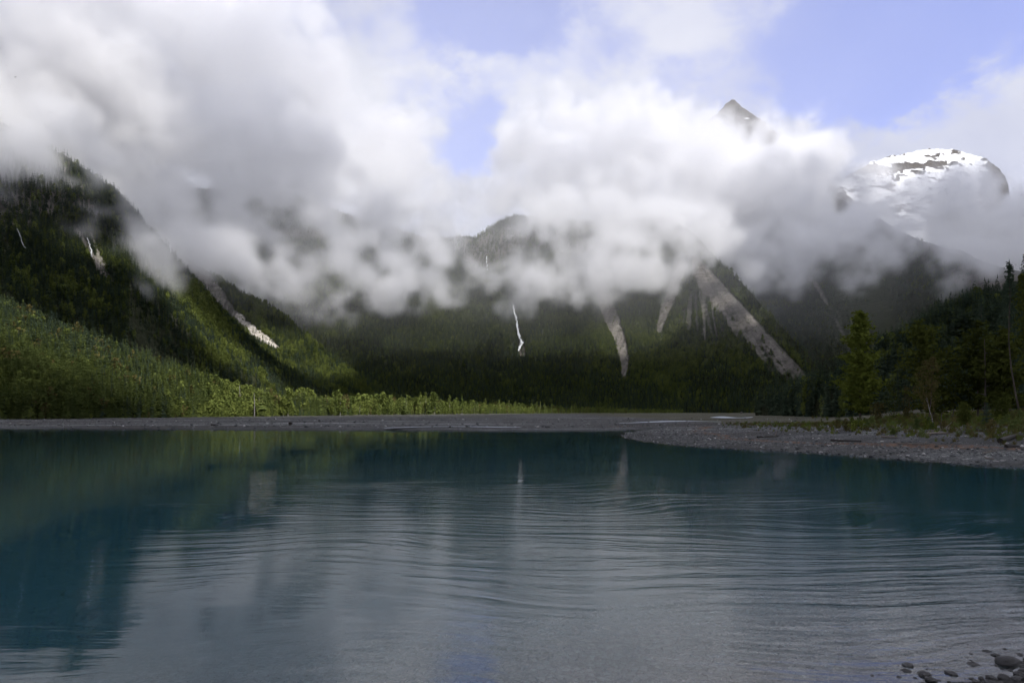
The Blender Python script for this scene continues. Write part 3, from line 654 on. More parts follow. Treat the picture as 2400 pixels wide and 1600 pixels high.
# ------------------------------------------------------------------ lake
def water_mat():
    m, n, out = new_mat('lake_water')
    geo = n('ShaderNodeNewGeometry'); p = geo.outputs['Position']
    sep = n('ShaderNodeSeparateXYZ', ins={0: p})
    dist = n.math('SQRT', n.math('ADD', n.math('POWER', sep.outputs[0], 2.0), n.math('POWER', sep.outputs[1], 2.0)))
    # long low ripples running along the shore, plus finer wind ripples in patches
    wig = n.noise(n.vscale(p, (0.05, 0.05, 1)), 1.0, 2, 0.5)
    pw = n('ShaderNodeVectorMath', operation='MULTIPLY_ADD', ins={0: n('ShaderNodeCombineXYZ', ins={1: wig}).outputs[0], 1: (0, 16.0, 0), 2: p}).outputs[0]
    long_ = n.noise(n.vscale(pw, (0.20, 1.7, 1), (0, 0, 0.07)), 1.0, 3, 0.5)
    mid_ = n.noise(n.vscale(pw, (1.3, 4.2, 1), (0, 0, -0.35)), 1.0, 4, 0.6)
    fine_ = n.noise(n.vscale(p, (3.0, 9.0, 1)), 1.0, 2, 0.5)
    patch = n.noise(n.vscale(p, (0.02, 0.045, 1)), 1.0, 3, 0.5)
    calm = n.maprange(dist, 14.0, 60.0, 0.85, 0.24)
    amp = n.math('MULTIPLY', calm, n.maprange(patch, 0.40, 0.60, 0.22, 1.35))
    h = n.math('ADD', n.math('MULTIPLY', long_, 0.038), n.math('MULTIPLY', mid_, 0.010))
    h = n.math('ADD', h, n.math('MULTIPLY', fine_, 0.0012))
    shal = n.math('MULTIPLY', n.maprange(dist, 16.0, 10.5, 0.0, 1.0), n.maprange(sep.outputs[0], 4.0, 9.0))
    h = n.math('ADD', n.math('MULTIPLY', h, amp), n.math('MULTIPLY', n.math('MULTIPLY', n.noise(n.vscale(p, (2.2, 5.0, 1)), 1.0, 3, 0.6), 0.030), shal))
    nb = n('ShaderNodeBump'); n.l.new(h, nb.inputs['Height']); nb.inputs['Strength'].default_value = 1.0; nb.inputs['Distance'].default_value = 1.0
    nrm = nb.outputs[0]
    depth = n('ShaderNodeAttribute', attribute_name='depth').outputs['Fac']
    murk = n.math('SUBTRACT', 1.0, n.math('EXPONENT', n.math('MULTIPLY', depth, -3.6)), clamp=True)
    teal = n('ShaderNodeBsdfDiffuse'); teal.inputs['Color'].default_value = (0.018, 0.060, 0.080, 1)
    clear = n('ShaderNodeBsdfTransparent')
    n.l.new(n.mix(n.maprange(depth, 0.0, 0.7), (0.95, 0.97, 0.97), (0.45, 0.72, 0.75)), clear.inputs['Color'])
    body = n('ShaderNodeMixShader', ins={0: murk, 1: clear.outputs[0], 2: teal.outputs[0]})
    gl = n('ShaderNodeBsdfGlossy', ins={'Roughness': 0.015}); n.l.new(nrm, gl.inputs['Normal'])
    nf_ = n('ShaderNodeBump'); n.l.new(h, nf_.inputs['Height']); nf_.inputs['Strength'].default_value = 0.25; nf_.inputs['Distance'].default_value = 1.0
    fr = n('ShaderNodeFresnel', ins={'IOR': 1.75}); n.l.new(nf_.outputs[0], fr.inputs['Normal'])
    mx = n('ShaderNodeMixShader'); n.l.new(fr.outputs[0], mx.inputs[0]); n.l.new(body.outputs[0], mx.inputs[1]); n.l.new(gl.outputs[0], mx.inputs[2])
    n.l.new(mx.outputs[0], out.inputs[0])
    return m


keep = RR[:, 0] < 430
wn = int(keep.sum())
wf = np.concatenate([grid_faces(wn, len(th)), np.stack([np.arange(wn - 1) * len(th) + len(th) - 1, np.arange(wn - 1) * len(th), np.arange(1, wn) * len(th), np.arange(1, wn) * len(th) + len(th) - 1], -1)])
zz = GZ[:wn].ravel()
wf = wf[(zz[wf].min(1) < 0.02)]
wme = mesh_np('lake', np.stack([GX[:wn], GY[:wn], 0 * GX[:wn]], -1).reshape(-1, 3), wf, [water_mat()], True, {'depth': np.clip(-zz, 0, 9)})
tag(link('lake', wme), kind='structure')


def pool(px0, px1, py, hpx, z):
    """a shallow braid of meltwater lying on the gravel flat"""
    n = 60; V = []; F_ = []
    for i in range(n):
        t = i / (n - 1); px = px0 + (px1 - px0) * t
        wdt = hpx * (math.sin(math.pi * t) ** 0.6) * (0.7 + 0.5 * math.sin(7 * t + px0)) + 0.2
        c = py + 1.6 * math.sin(5 * t + px0 * .01) - 3.0 * (t - 0.5)
        for s in (-1, 1):
            x, y = W(px, max(c + s * wdt, HY + 2.5), z); V.append((x, y, z))
    for i in range(n - 1): F_.append((2 * i, 2 * i + 2, 2 * i + 3, 2 * i + 1))
    return V, F_


m, n, out = new_mat('meltwater')
surf_out(n, out, (0.30, 0.34, 0.40), 0.55, None, 0.6)
for args in ((1450, 1690, 988.0, 0.8, 0.78), (1665, 1765, 979.0, 1.9, 1.05), (900, 1220, 1000.0, 0.5, 0.55)):
    V, F_ = pool(*args)
    for i in range(len(V)):
        pass
    gz = float(np.max(ground_h([v[0] for v in V], [v[1] for v in V]))) + 0.02
    V = [(v[0], v[1], gz) for v in V]
    tag(link('stream', mesh_np('stream', V, F_, [m])), kind='structure')

# ------------------------------------------------------------------ trees
def foliage_mat(name, lo, hi, trans=0.25):
    m, n, out = new_mat(name)
    oi = n('ShaderNodeObjectInfo')
    p = n('ShaderNodeNewGeometry').outputs['Position']
    a = n.noise(p, 0.9, 3); b = n.noise(p, 0.012, 3)
    f = n.math('ADD', n.math('MULTIPLY', oi.outputs['Random'], 0.55), n.math('MULTIPLY', a, 0.35))
    f = n.math('ADD', f, n.math('MULTIPLY', n.math('SUBTRACT', b, 0.5), 0.9), clamp=True)
    c = n.mix(f, lo, hi)
    d = n('ShaderNodeBsdfDiffuse'); n.l.new(c, d.inputs[0])
    t = n('ShaderNodeBsdfTranslucent'); n.l.new(c, t.inputs[0])
    mx = n('ShaderNodeMixShader', ins={0: trans, 1: d.outputs[0], 2: t.outputs[0]})
    n.l.new(mx.outputs[0], out.inputs[0]); return m


FM = dict(dark=foliage_mat('conifer_needles', (0.034, 0.052, 0.040), (0.082, 0.110, 0.066)),
          fresh=foliage_mat('young_conifer_needles', (0.050, 0.072, 0.024), (0.135, 0.165, 0.052)),
          leaf=foliage_mat('poplar_leaves', (0.064, 0.086, 0.024), (0.165, 0.195, 0.052), 0.35),
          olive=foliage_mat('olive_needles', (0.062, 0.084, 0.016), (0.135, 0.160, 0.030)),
          deep=foliage_mat('dark_olive_needles', (0.034, 0.044, 0.012), (0.085, 0.098, 0.022)),  # olive needles in a darker green
          brown=foliage_mat('budding_twigs', (0.062, 0.058, 0.024), (0.125, 0.105, 0.040)))
m, n, out = new_mat('bark'); p = n('ShaderNodeTexCoord').outputs['Object']
surf_out(n, out, n.mix(n.noise(n.vscale(p, (3, 3, .6)), 1.0, 4), (0.03, 0.024, 0.02), (0.10, 0.085, 0.07)), 0.95); BARK = m
m, n, out = new_mat('pale_bark'); p = n('ShaderNodeTexCoord').outputs['Object']
surf_out(n, out, n.mix(n.maprange(n.noise(n.vscale(p, (2, 2, 3)), 1.0, 4), .5, .6), (0.21, 0.20, 0.185), (0.06, 0.055, 0.05)), 0.9); PALE = m


def trunk_geo(h, r, sides=5, bend=0.0, seed=0, segs=5, top=0.12):
    rg = random.Random(seed); V = []; Fc = []
    ox = oy = 0.0
    for i in range(segs + 1):
        t = i / segs; R = r * (1 - (1 - top) * t)
        ox = bend * h * math.sin(t * 2.2) * 0.3; oy = 0.02 * h * math.sin(3 * t + seed)* bend
        for k in range(sides):
            a = 2 * math.pi * k / sides; V.append((ox + R * math.cos(a), oy + R * math.sin(a), h * t))
    for i in range(segs):
        for k in range(sides):
            q = i * sides + k; q2 = i * sides + (k + 1) % sides
            Fc.append((q, q2, q2 + sides, q + sides))
    return V, Fc


def conifer_geo(h, w, whorls, nb, base=0.08, droop=0.25, seed=0, clumps=0, irr=0.25, upturn=0.0, power=0.85, size=None, lean=None):
    """needles: every branch is a drooping blade (far trees) or a row of small ragged clumps (near trees)"""
    rg = random.Random(seed); V = []; Fc = []
    def quad(a, b, c, d): i = len(V); V.extend((a, b, c, d)); Fc.append((i, i + 1, i + 2, i + 3))
    for k in range(whorls):
        t = base + (1 - base) * (k + rg.random() * 0.5) / whorls
        R = w * 0.5 * ((1 - t) ** power) * (1 + irr * (rg.random() * 2 - 1)) + 0.012 * h
        if t < base + 0.12: R *= 0.75
        a0 = rg.random() * 6.28
        for j in range(nb):
            if rg.random() < irr * 0.35: continue
            a = a0 + 6.28 * (j + 0.5 * rg.random()) / nb; r = R * (0.75 + 0.45 * rg.random())
            ca, sa = math.cos(a), math.sin(a); z0 = t * h + rg.uniform(-.4, .4) * h / whorls
            dz = -droop * r * (1 - 0.9 * t) + upturn * r
            ox = lean(t) if lean else 0.0
            if clumps == 0:
                hw = (0.32 + 0.2 * rg.random()) * r * 1.2 + 0.01 * h
                tip = (ox + ca * r, sa * r, z0 + dz)
                quad((ox, 0, z0 + 0.10 * r), (ox + ca * r * .55 - sa * hw, sa * r * .55 + ca * hw, z0 + dz * .5 - 0.20 * hw), tip, (ox + ca * r * .55 + sa * hw, sa * r * .55 - ca * hw, z0 + dz * .5 - 0.20 * hw))
            else:
                nc = max(2, int(clumps * r / (w * 0.5) + 1.5))
                for q in range(nc):
                    f = (q + 0.4 + 0.5 * rg.random()) / nc
                    cx, cy_, cz = ca * r * f, sa * r * f, z0 + dz * f ** 1.3 + upturn * r * f * f
                    for e in range(3):
                        s = (size or 0.035 * h) * (0.6 + 0.8 * rg.random())
                        u = Vector((rg.gauss(0, 1), rg.gauss(0, 1), rg.gauss(0, .55))).normalized(); v = u.cross(Vector((rg.gauss(0, 1), rg.gauss(0, 1), rg.gauss(0, 1)))).normalized() * 0.42
                        sp = s * 0.5
                        c = Vector((ox + cx + rg.gauss(0, sp) * (0.5 + .5 * f), cy_ + rg.gauss(0, sp) * (0.5 + .5 * f), cz + rg.gauss(0, sp * .6)))
                        quad(tuple(c - u * s * .6), tuple(c + v * s * .7), tuple(c + u * s * .6), tuple(c - v * s * .7))
    # leader
    ox = lean(1) if lean else 0
    i = len(V); V.extend(((ox - .012 * h, 0, .9 * h), (ox + .012 * h, 0, .9 * h), (ox, 0.002 * h, 1.02 * h), (ox, .002 * h, 1.02 * h))); Fc.append((i, i + 1, i + 2, i + 3))
    return V, Fc


def leafy_geo(h, w, lobes, leaves, base=0.25, seed=0, size=None, slim=1.0):
    rg = random.Random(seed); V = []; Fc = []
    L = []
    for i in range(lobes):
        t = base + (1 - base) * (i + 0.5) / lobes
        rad = w * 0.5 * math.sin(math.pi * min(0.97, (0.15 + 0.85 * (1 - abs(t - 0.58) * 1.5)))) ** 0.5 if t < .85 else w * .25
        rad = w * .5 * max(0.15, 1 - ((t - 0.55) / 0.52) ** 2) ** 0.7
        a = rg.random() * 6.28; q = rg.random() * 0.55
        L.append((rad * q * math.cos(a), rad * q * math.sin(a), t * h, rad * (0.45 + 0.3 * rg.random()) * slim))
    for i in range(leaves):
        x, y, z, r = rg.choice(L)
        d = Vector((rg.gauss(0, 1), rg.gauss(0, 1), rg.gauss(0, 1))).normalized() * r * (rg.random() ** 0.35)
        c = Vector((x, y, min(z, h - r * .4))) + Vector((d.x, d.y, d.z * 1.15))
        s = (size or 0.05 * h) * (0.6 + 0.8 * rg.random())
        u = Vector((rg.gauss(0, 1), rg.gauss(0, 1), rg.gauss(0, 1))).normalized(); v = u.cross(Vector((rg.gauss(0, 1), rg.gauss(0, 1), rg.gauss(0, 1)))).normalized()
        k = len(V); V.extend((tuple(c - u * s * .5), tuple(c + v * s * .5), tuple(c + u * s * .5), tuple(c - v * s * .5))); Fc.append((k, k + 1, k + 2, k + 3))
    return V, Fc


def joined(name, parts):
    V = []; Fc = []; mi = []; mats = []
    for (v, f), m in parts:
        if m not in mats: mats.append(m)
        b = len(V); V += v; Fc += [tuple(i + b for i in q) for q in f]; mi += [mats.index(m)] * len(f)
    return mesh_np(name, V, Fc, mats, False, None, mi)


# far kinds, unit height, used by the forest that covers the slopes
kinds = []
for s in range(4): kinds.append(joined('far_conifer', [(conifer_geo(1, 0.30 + .03 * s, 11, 6, 0.06, 0.45, s), FM['dark'])]))
for s in range(3): kinds.append(joined('far_conifer', [(conifer_geo(1, 0.36, 10, 6, 0.04, 0.4, 10 + s), FM['fresh'])]))
for s in range(3): kinds.append(joined('far_poplar', [(leafy_geo(1, 0.72, 6, 130, 0.12, 20 + s, 0.13), FM['leaf'])]))
for s in range(2): kinds.append(joined('far_brush', [(leafy_geo(1, 0.6, 5, 90, 0.1, 30 + s, 0.10), FM['brown'])]))
kind_objs = [bpy.data.objects.new('tree_kind', k) for k in kinds]      # never linked: only the forest draws them

rngf = np.random.default_rng(11)


def sample(M, n):
    r, c = M['rows'] - 1, M['nc'] - 1
    X, Y, Z = M['X'], M['Y'], M['Z']
    ex = np.hypot(X[:r, 1:] - X[:r, :c], 0); ey = np.hypot(Y[1:r + 1, :c] - Y[:r, :c], Z[1:r + 1, :c] - Z[:r, :c])
    A = (ex * ey); vis = (M['PX'][:r, :c] > -260) & (M['PX'][:r, :c] < 2660) & (M['u'][:r, :c] >= 0)
    A = A * vis; cdf = np.cumsum(A.ravel()); tot = cdf[-1]
    q = np.searchsorted(cdf, rngf.random(n) * tot); i, j = q // c, q % c
    fi, fj = rngf.random(n), rngf.random(n)
    def B(a): return (a[i, j] * (1 - fi) * (1 - fj) + a[i + 1, j] * fi * (1 - fj) + a[i, j + 1] * (1 - fi) * fj + a[i + 1, j + 1] * fi * fj)
    return {k: B(M[k]) for k in ('X', 'Y', 'Z', 'PX', 'PY', 'rock', 'scree', 'pale', 'nz', 'nf', 'u')}, tot


def g2(S, cx, cy_, sx, sy, rot=0.0):
    dx, dy = S['PX'] - cx, S['PY'] - cy_; c, s = math.cos(rot), math.sin(rot)
    return np.exp(-((dx * c + dy * s) / sx) ** 2 - ((-dx * s + dy * c) / sy) ** 2)


FP, FS, FK = [], [], []


def plant(nm, n, hgt, leafp, freshp, ymin=-9e9, brownp=0.0):
    S, tot = sample(MASS[nm], n)
    ok = (S['PY'] > ymin) & (rngf.random(n) > sstep(0.15, 0.5, np.maximum(S['scree'], S['pale'])) * 0.90) & (rngf.random(n) > 0.80 * S['rock'])
    lp = np.clip(leafp(S), 0, 1); fp = np.clip(freshp(S), 0, 1)
    r = rngf.random(n)
    isleaf = r < lp; isbrown = (~isleaf) & (rngf.random(n) < brownp); fresh = (~isleaf) & (rngf.random(n) < fp)
    k = np.where(isleaf, rngf.integers(7, 10, n), np.where(isbrown, rngf.integers(10, 12, n), np.where(fresh, rngf.integers(4, 7, n), rngf.integers(0, 4, n))))
    sc = hgt * (0.45 + 0.40 * rngf.random(n) + 0.45 * rngf.random(n) ** 3 + 0.15 * S['nz']) * np.where(isleaf, 0.72, 1.0)
    sc = np.where(S['scree'] > 0.3, sc * 0.45, sc)
    P = np.stack([S['X'], S['Y'], S['Z'] - 0.4], -1)
    FP.append(P[ok]); FS.append(sc[ok]); FK.append(k[ok])
    return ok.sum(), tot


cnt = [
    plant('left_foothill', 26000, 12.0, lambda S: 0.03 + 0.9 * g2(S, 480, 860, 110, 14, 0.5) + 0.9 * g2(S, 560, 925, 130, 12, 0.42) + 0.75 * (S['nz'] > 0.22) * (S['PX'] > 250) + 0.6 * g2(S, 40, 930, 90, 30), lambda S: 0.75 + S['nz'], brownp=0.01),
    plant('left_mountain', 42000, 13.0, lambda S: 0.75 * sstep(-0.25, 0.25, S['nz'] + 0.75 * g2(S, 510, 780, 200, 42, 0.86) - 0.45) + 0.05, lambda S: 0.25 + 0.4 * S['nz'], 300),
    plant('middle_spur', 30000, 15.0, lambda S: 0.65 * sstep(-0.2, 0.3, S['nf'] * .6 + S['nz'] - 0.10 + 0.3 * g2(S, 720, 850, 140, 40)), lambda S: 0.45 + 0 * S['nz'], 560),
    plant('middle_mountain', 40000, 20.0, lambda S: 0.15 + 0.6 * g2(S, 760, 660, 120, 50), lambda S: 0.35 + 0 * S['nz'], 420, 0.05),
    plant('centre_mountain', 105000, 19.0, lambda S: 0.05 + 0.45 * sstep(0.15, 0.5, S['nz'] + 0.35 * g2(S, 1620, 850, 160, 110)) + 0.6 * g2(S, 1420, 800, 26, 60) + 0.7 * np.clip(1 - np.abs((S['PX'] - 1625) / np.maximum(S['PY'] - 590, 1) - 0.97) / 0.05, 0, 1), lambda S: 0.38 + 0.5 * sstep(860, 750, S['PY']) + 0.3 * S['nz'], 430),  # extra light-toned trees brighten the upper slope in place of sun patches
    plant('right_mountain', 76000, 17.0, lambda S: 0.04 + 0.35 * (S['nz'] > 0.28), lambda S: 0.08 + 0 * S['nz'], 470),
    plant('near_hill', 12000, 18.0, lambda S: 0.05 + 0 * S['nz'], lambda S: 0.08 + 0.2 * S['nz'])]
print('forest', cnt)
# the low wood on the flat in front of the slopes
n_ = 5200
yy = 330 + 1200 * rngf.random(n_) ** 1.3; pxx = -150 + 1750 * rngf.random(n_)
foot = np.interp(pxx, [-150, 0, 300, 560, 700, 900, 1100, 1300, 1600], [315, 320, 370, 450, 520, 600, 700, 860, 1250])
yy = foot + (np.interp(pxx, [0, 560, 800, 1600], [40, 300, 700, 500])) * rngf.random(n_) ** 1.4
P = np.stack([(pxx - 1200) / F * yy, yy, np.zeros(n_)], -1); P[:, 2] = ground_h(P[:, 0], P[:, 1]) - 0.2
edge = np.interp((yy - foot) / foot, [0, 0.25], [0.35, 1.0]) * np.interp(pxx, [-150, 560, 650, 1000, 1200, 1400, 1600], [7, 8, 20, 19, 14, 10, 8])
lf = rngf.random(n_)
FP.append(P); FS.append(edge * (0.5 + 0.7 * rngf.random(n_))); FK.append(np.where(lf < np.interp(pxx, [0, 500, 620], [.2, .35, .42]), rngf.integers(7, 10, n_), np.where(lf < 0.88, rngf.integers(4, 7, n_), np.where(lf < .94, rngf.integers(0, 4, n_), rngf.integers(10, 12, n_)))))

FP, FS, FK = np.concatenate(FP), np.concatenate(FS), np.concatenate(FK)


def instancer(name, P, S, K, objs, R=None):
    me = bpy.data.meshes.new(name); me.vertices.add(len(P)); me.vertices.foreach_set('co', P.astype(np.float32).ravel())
    a = me.attributes.new('size', 'FLOAT', 'POINT'); a.data.foreach_set('value', S.astype(np.float32))
    a = me.attributes.new('pick', 'INT', 'POINT'); a.data.foreach_set('value', K.astype(np.int32))
    rot = np.zeros((len(P), 3), np.float32); rot[:, 2] = rngf.random(len(P)) * 6.283; rot[:, :2] = rngf.normal(0, 0.03, (len(P), 2))
    if R is not None: rot = R.astype(np.float32)
    a = me.attributes.new('turn', 'FLOAT_VECTOR', 'POINT'); a.data.foreach_set('vector', rot.ravel())
    for ob in objs:
        for mm in ob.data.materials:
            if mm.name not in me.materials: me.materials.append(mm)
    o = link(name, me)
    ng = bpy.data.node_groups.new(name, 'GeometryNodeTree')
    ng.interface.new_socket('Geometry', in_out='INPUT', socket_type='NodeSocketGeometry')
    ng.interface.new_socket('Geometry', in_out='OUTPUT', socket_type='NodeSocketGeometry')
    g = N(ng); gi = g('NodeGroupInput'); go = g('NodeGroupOutput'); ji = g('GeometryNodeGeometryToInstance')
    for ob in reversed(objs):
        inf = g('GeometryNodeObjectInfo'); inf.inputs['Object'].default_value = ob
        g.l.new(inf.outputs['Geometry'], ji.inputs[0])
    def at(nm, ty):
        q = g('GeometryNodeInputNamedAttribute', data_type=ty); q.inputs['Name'].default_value = nm; return q.outputs['Attribute']
    ip = g('GeometryNodeInstanceOnPoints'); ip.inputs['Pick Instance'].default_value = True
    g.l.new(gi.outputs[0], ip.inputs['Points']); g.l.new(ji.outputs[0], ip.inputs['Instance'])
    g.l.new(at('pick', 'INT'), ip.inputs['Instance Index']); g.l.new(at('size', 'FLOAT'), ip.inputs['Scale'])
    er = g('FunctionNodeEulerToRotation'); g.l.new(at('turn', 'FLOAT_VECTOR'), er.inputs[0]); g.l.new(er.outputs[0], ip.inputs['Rotation'])
    g.l.new(ip.outputs[0], go.inputs[0])
    md = o.modifiers.new('scatter', 'NODES'); md.node_group = ng
    return o


tag(instancer('forest', FP, FS, FK, kind_objs), kind='stuff')
#PART4
# ------------------------------------------------------------------ trees one can tell apart
_YS = np.geomspace(9.0, 900, 900)


def on_ground(px, py):
    """where the ground is seen at this place"""
    h = ground_h((px - 1200) / F * _YS, _YS); r = HY - F * (h - EYE) / _YS
    i = np.argmax(r <= py)
    if r[i] > py: i = len(_YS) - 1
    Y = _YS[i]; return (px - 1200) / F * Y, float(Y), float(h[i])


def tree(name, label, group, x, y, z, crown_me, trunk_me, sx=1.0, sz=1.0, rot=0.0, cat='tree'):
    r = bpy.data.objects.new(name, None); C.objects.link(r); r.empty_display_size = 0.5
    r.location = (x, y, z - 0.15); r.rotation_euler = (0, 0, rot); r.scale = (sx, sx, sz)
    tag(r, label, cat, group)
    if trunk_me: link('trunk', trunk_me, r)
    if crown_me: link('crown', crown_me, r)
    return r


def geo_mesh(name, geo, mat): return mesh_np(name, geo[0], geo[1], [mat])


# kinds in unit height; a tree scales them
CON = [geo_mesh('crown', conifer_geo(1, .30 + .02 * i, 22, 8, .05, .42, 40 + i, clumps=0, irr=.3), FM['dark']) for i in range(4)]
CONF = [geo_mesh('crown', conifer_geo(1, .36, 18, 7, .04, .35, 50 + i, clumps=0, irr=.3), FM['fresh']) for i in range(3)]
POP = [geo_mesh('crown', leafy_geo(1, .55 + .06 * i, 9, 620, .14, 60 + i, .062, .8), FM['leaf']) for i in range(4)]
SLIM = [geo_mesh('crown', leafy_geo(1, .30, 8, 240, .08, 70 + i, .060, .8), FM['leaf']) for i in range(2)]
BRU = [geo_mesh('crown', leafy_geo(1, .55, 6, 260, .10, 75 + i, .06), FM['brown']) for i in range(2)]
TR = geo_mesh('trunk', trunk_geo(.95, .014), BARK); TRP = geo_mesh('trunk', trunk_geo(.9, .012, bend=.15, seed=3), PALE)


# dark conifers in front of the near hill
rg = random.Random(5)
spots = []
for k in range(104):
    px = 1806 + (2440 - 1806) * (k + rg.random()) / 104
    foot = np.interp(px, [1800, 1900, 2050, 2200, 2440], [540, 425, 335, 288, 240])
    Y = foot * (1 + rg.uniform(-.06, .16)); spots.append((px, Y))
for px, Y in spots:
    x = (px - 1200) / F * Y; z = float(ground_h(x, Y))
    h = rg.uniform(13, 20) if px < 2200 else rg.uniform(15, 24)
    h = min(h, np.interp(px, [1806, 1830, 1880], [11, 14, 40]))
    where = ('at the left foot of the right-hand hill' if px < 1900 else 'on the hill just left of the tall yellow-green pine' if px < 1975 else
             'right behind the tall yellow-green pine' if px < 2075 else 'between the tall yellow-green pine and the leaning ragged pine' if px < 2140 else
             'behind the leaning ragged pine' if px < 2250 else 'behind the tree with the dark bare trunk' if px < 2330 else 'in the dark stand at the right edge')
    if rg.random() < 0.86:
        tree('conifer_tree', 'dark green conifer ' + where, 'dark conifers ' + where, x, Y, z, rg.choice(CON), TR, h * rg.uniform(.8, 1.2), h, rg.random() * 6)
    else:
        tree('poplar_tree', 'yellow-green leafy tree ' + where, 'leafy trees ' + where, x, Y, z, rg.choice(POP), TRP, h * .6, h * .6, rg.random() * 6)

# light trees on the far flat
for k in range(168):
    px = rg.choice((rg.uniform(0, 560), rg.uniform(560, 1080), rg.uniform(560, 1080), rg.uniform(1080, 1500)))
    foot = float(np.interp(px, [-150, 0, 300, 560, 700, 900, 1100, 1300, 1600], [315, 320, 370, 450, 520, 600, 700, 860, 1250]))
    Y = foot * (1 + rg.uniform(-.05, .10)); x = (px - 1200) / F * Y; z = float(ground_h(x, Y))
    h = float(np.interp(px, [0, 540, 600, 1000, 1150, 1300, 1500], [6.5, 8.0, 19, 20, 16, 13, 10])) * rg.uniform(.35, 1.15)
    where = ('at the foot of the sunlit left slope' if px < 300 else 'where the left slope meets the gravel flat' if px < 560 else 'on the flat below the left ridge chute' if px < 760 else
             'on the flat left of the waterfall' if px < 1080 else 'on the flat below the white waterfall' if px < 1290 else 'in the low thin row at mid-flat')
    q = rg.random()
    if px < 560: sort = 'conifer' if q < .6 else ('brush' if q < .8 else 'poplar')
    elif px < 1080: sort = 'poplar' if q < .38 else ('conifer' if q < .72 else 'slim')
    else: sort = 'slim' if q < .8 else 'conifer'
    a = rg.random() * 6
    if sort == 'conifer': tree('conifer_tree', 'green young conifer ' + where, 'young conifers ' + where, x, Y, z, rg.choice(CONF), TR, h * 1.05, h * 1.05, a)
    elif sort == 'poplar': tree('poplar_tree', 'rounded yellow-green poplar ' + where, 'poplars ' + where, x, Y, z, rg.choice(POP), TRP, h * 1.1, h, a)
    elif sort == 'slim': tree('poplar_tree', 'slim pale green young poplar ' + where, 'slim poplars ' + where, x, Y, z, rg.choice(SLIM), TRP, h * .95, h, a)
    else: tree('willow_shrub', 'brownish budding willow ' + where, 'willows ' + where, x, Y, z, rg.choice(BRU), TRP, h * .9, h * .7, a, 'shrub')


def at_Y(px, Y): x = (px - 1200) / F * Y; return x, Y, float(ground_h(x, Y))


def top_h(py, Y, z): return EYE + (HY - py) / F * Y - z


# the trees of the right bank, each built for itself
def bank_pine(px, Y, top, wpx, mat, label, seed, whorls=15, nb=8, clumps=9, irr=.45, size=None, lean=None, power=.62, base=.10, droop=.10, up=.22, trunk=BARK, name='pine_tree'):
    x, y, z = at_Y(px, Y); h = top_h(top, Y, z); wd = wpx / F * Y
    L = (lambda t: lean * wd * t * t) if lean else None
    g = conifer_geo(h, wd, whorls, nb, base, droop, seed, clumps, irr, up, power, size or .38, L)
    r = tree(name, label, None, x, y, z, geo_mesh('crown', g, FM[mat]), geo_mesh('trunk', trunk_geo(h * .93, h * .011, 7, 0.0, seed), trunk))
    return r


bank_pine(2016, 172, 728, 104, 'olive', 'tallest yellow-green pine standing alone at the left end of the bank trees, layered upturned boughs', 81, 19, 11, 17, .40, .78, power=.55)
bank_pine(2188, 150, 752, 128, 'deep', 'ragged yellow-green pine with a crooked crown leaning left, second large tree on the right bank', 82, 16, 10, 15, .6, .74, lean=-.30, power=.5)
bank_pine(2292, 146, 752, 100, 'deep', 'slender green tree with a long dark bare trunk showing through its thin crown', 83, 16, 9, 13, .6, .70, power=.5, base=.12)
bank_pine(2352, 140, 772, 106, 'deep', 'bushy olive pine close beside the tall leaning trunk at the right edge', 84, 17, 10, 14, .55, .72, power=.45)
bank_pine(2366, 190, 610, 74, 'dark', 'tall dark spruce with a sharp spire rising above the right bank trees', 85, 34, 10, 7, .25, .50, power=.9, base=.12, droop=.35, up=.05, name='spruce_tree')
bank_pine(2404, 185, 590, 80, 'dark', 'highest dark spruce cut off by the right edge of the picture', 86, 36, 10, 7, .25, .50, power=.9, base=.12, droop=.35, up=.05, name='spruce_tree')
bank_pine(2300, 215, 700, 60, 'dark', 'dark spruce whose pointed top stands just left of the sharp spire', 87, 26, 9, 6, .3, .5, power=.85, droop=.35, up=.05, name='spruce_tree')


def leafy(px, Y, top, wpx, mat, label, seed, leaves, name='poplar_tree', trunk=BARK, base=.2, size=.28, cat='tree', lobes=12, slim=.8, tr=True, bend=.2):
    x, y, z = at_Y(px, Y); h = top_h(top, Y, z); wd = wpx / F * Y
    return tree(name, label, None, x, y, z, geo_mesh('crown', leafy_geo(h, wd, lobes, leaves, base, seed, size, slim), FM[mat]), geo_mesh('trunk', trunk_geo(h * .9, h * .006 + .03, 6, bend, seed), trunk) if tr else None, cat=cat)


leafy(2176, 138, 838, 74, 'brown', 'rounded budding poplar with brownish crown in front of the ragged pine', 91, 1500)
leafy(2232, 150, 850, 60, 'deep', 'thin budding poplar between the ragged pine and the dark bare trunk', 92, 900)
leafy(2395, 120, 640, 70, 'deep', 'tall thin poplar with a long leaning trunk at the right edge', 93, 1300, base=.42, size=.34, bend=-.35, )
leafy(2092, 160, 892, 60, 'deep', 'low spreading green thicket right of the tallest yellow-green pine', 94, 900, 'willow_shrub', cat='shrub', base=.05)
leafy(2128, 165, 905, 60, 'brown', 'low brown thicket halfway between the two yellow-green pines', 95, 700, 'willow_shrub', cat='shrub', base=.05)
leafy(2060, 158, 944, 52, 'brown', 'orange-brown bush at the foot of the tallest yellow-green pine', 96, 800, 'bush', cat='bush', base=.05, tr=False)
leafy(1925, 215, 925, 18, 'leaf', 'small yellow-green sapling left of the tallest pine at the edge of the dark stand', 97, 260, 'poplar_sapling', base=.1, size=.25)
leafy(2258, 108, 946, 60, 'deep', 'dense rounded green bush on the bank below the dark bare trunk', 98, 1600, 'bush', cat='bush', base=.02, size=.22, tr=False)
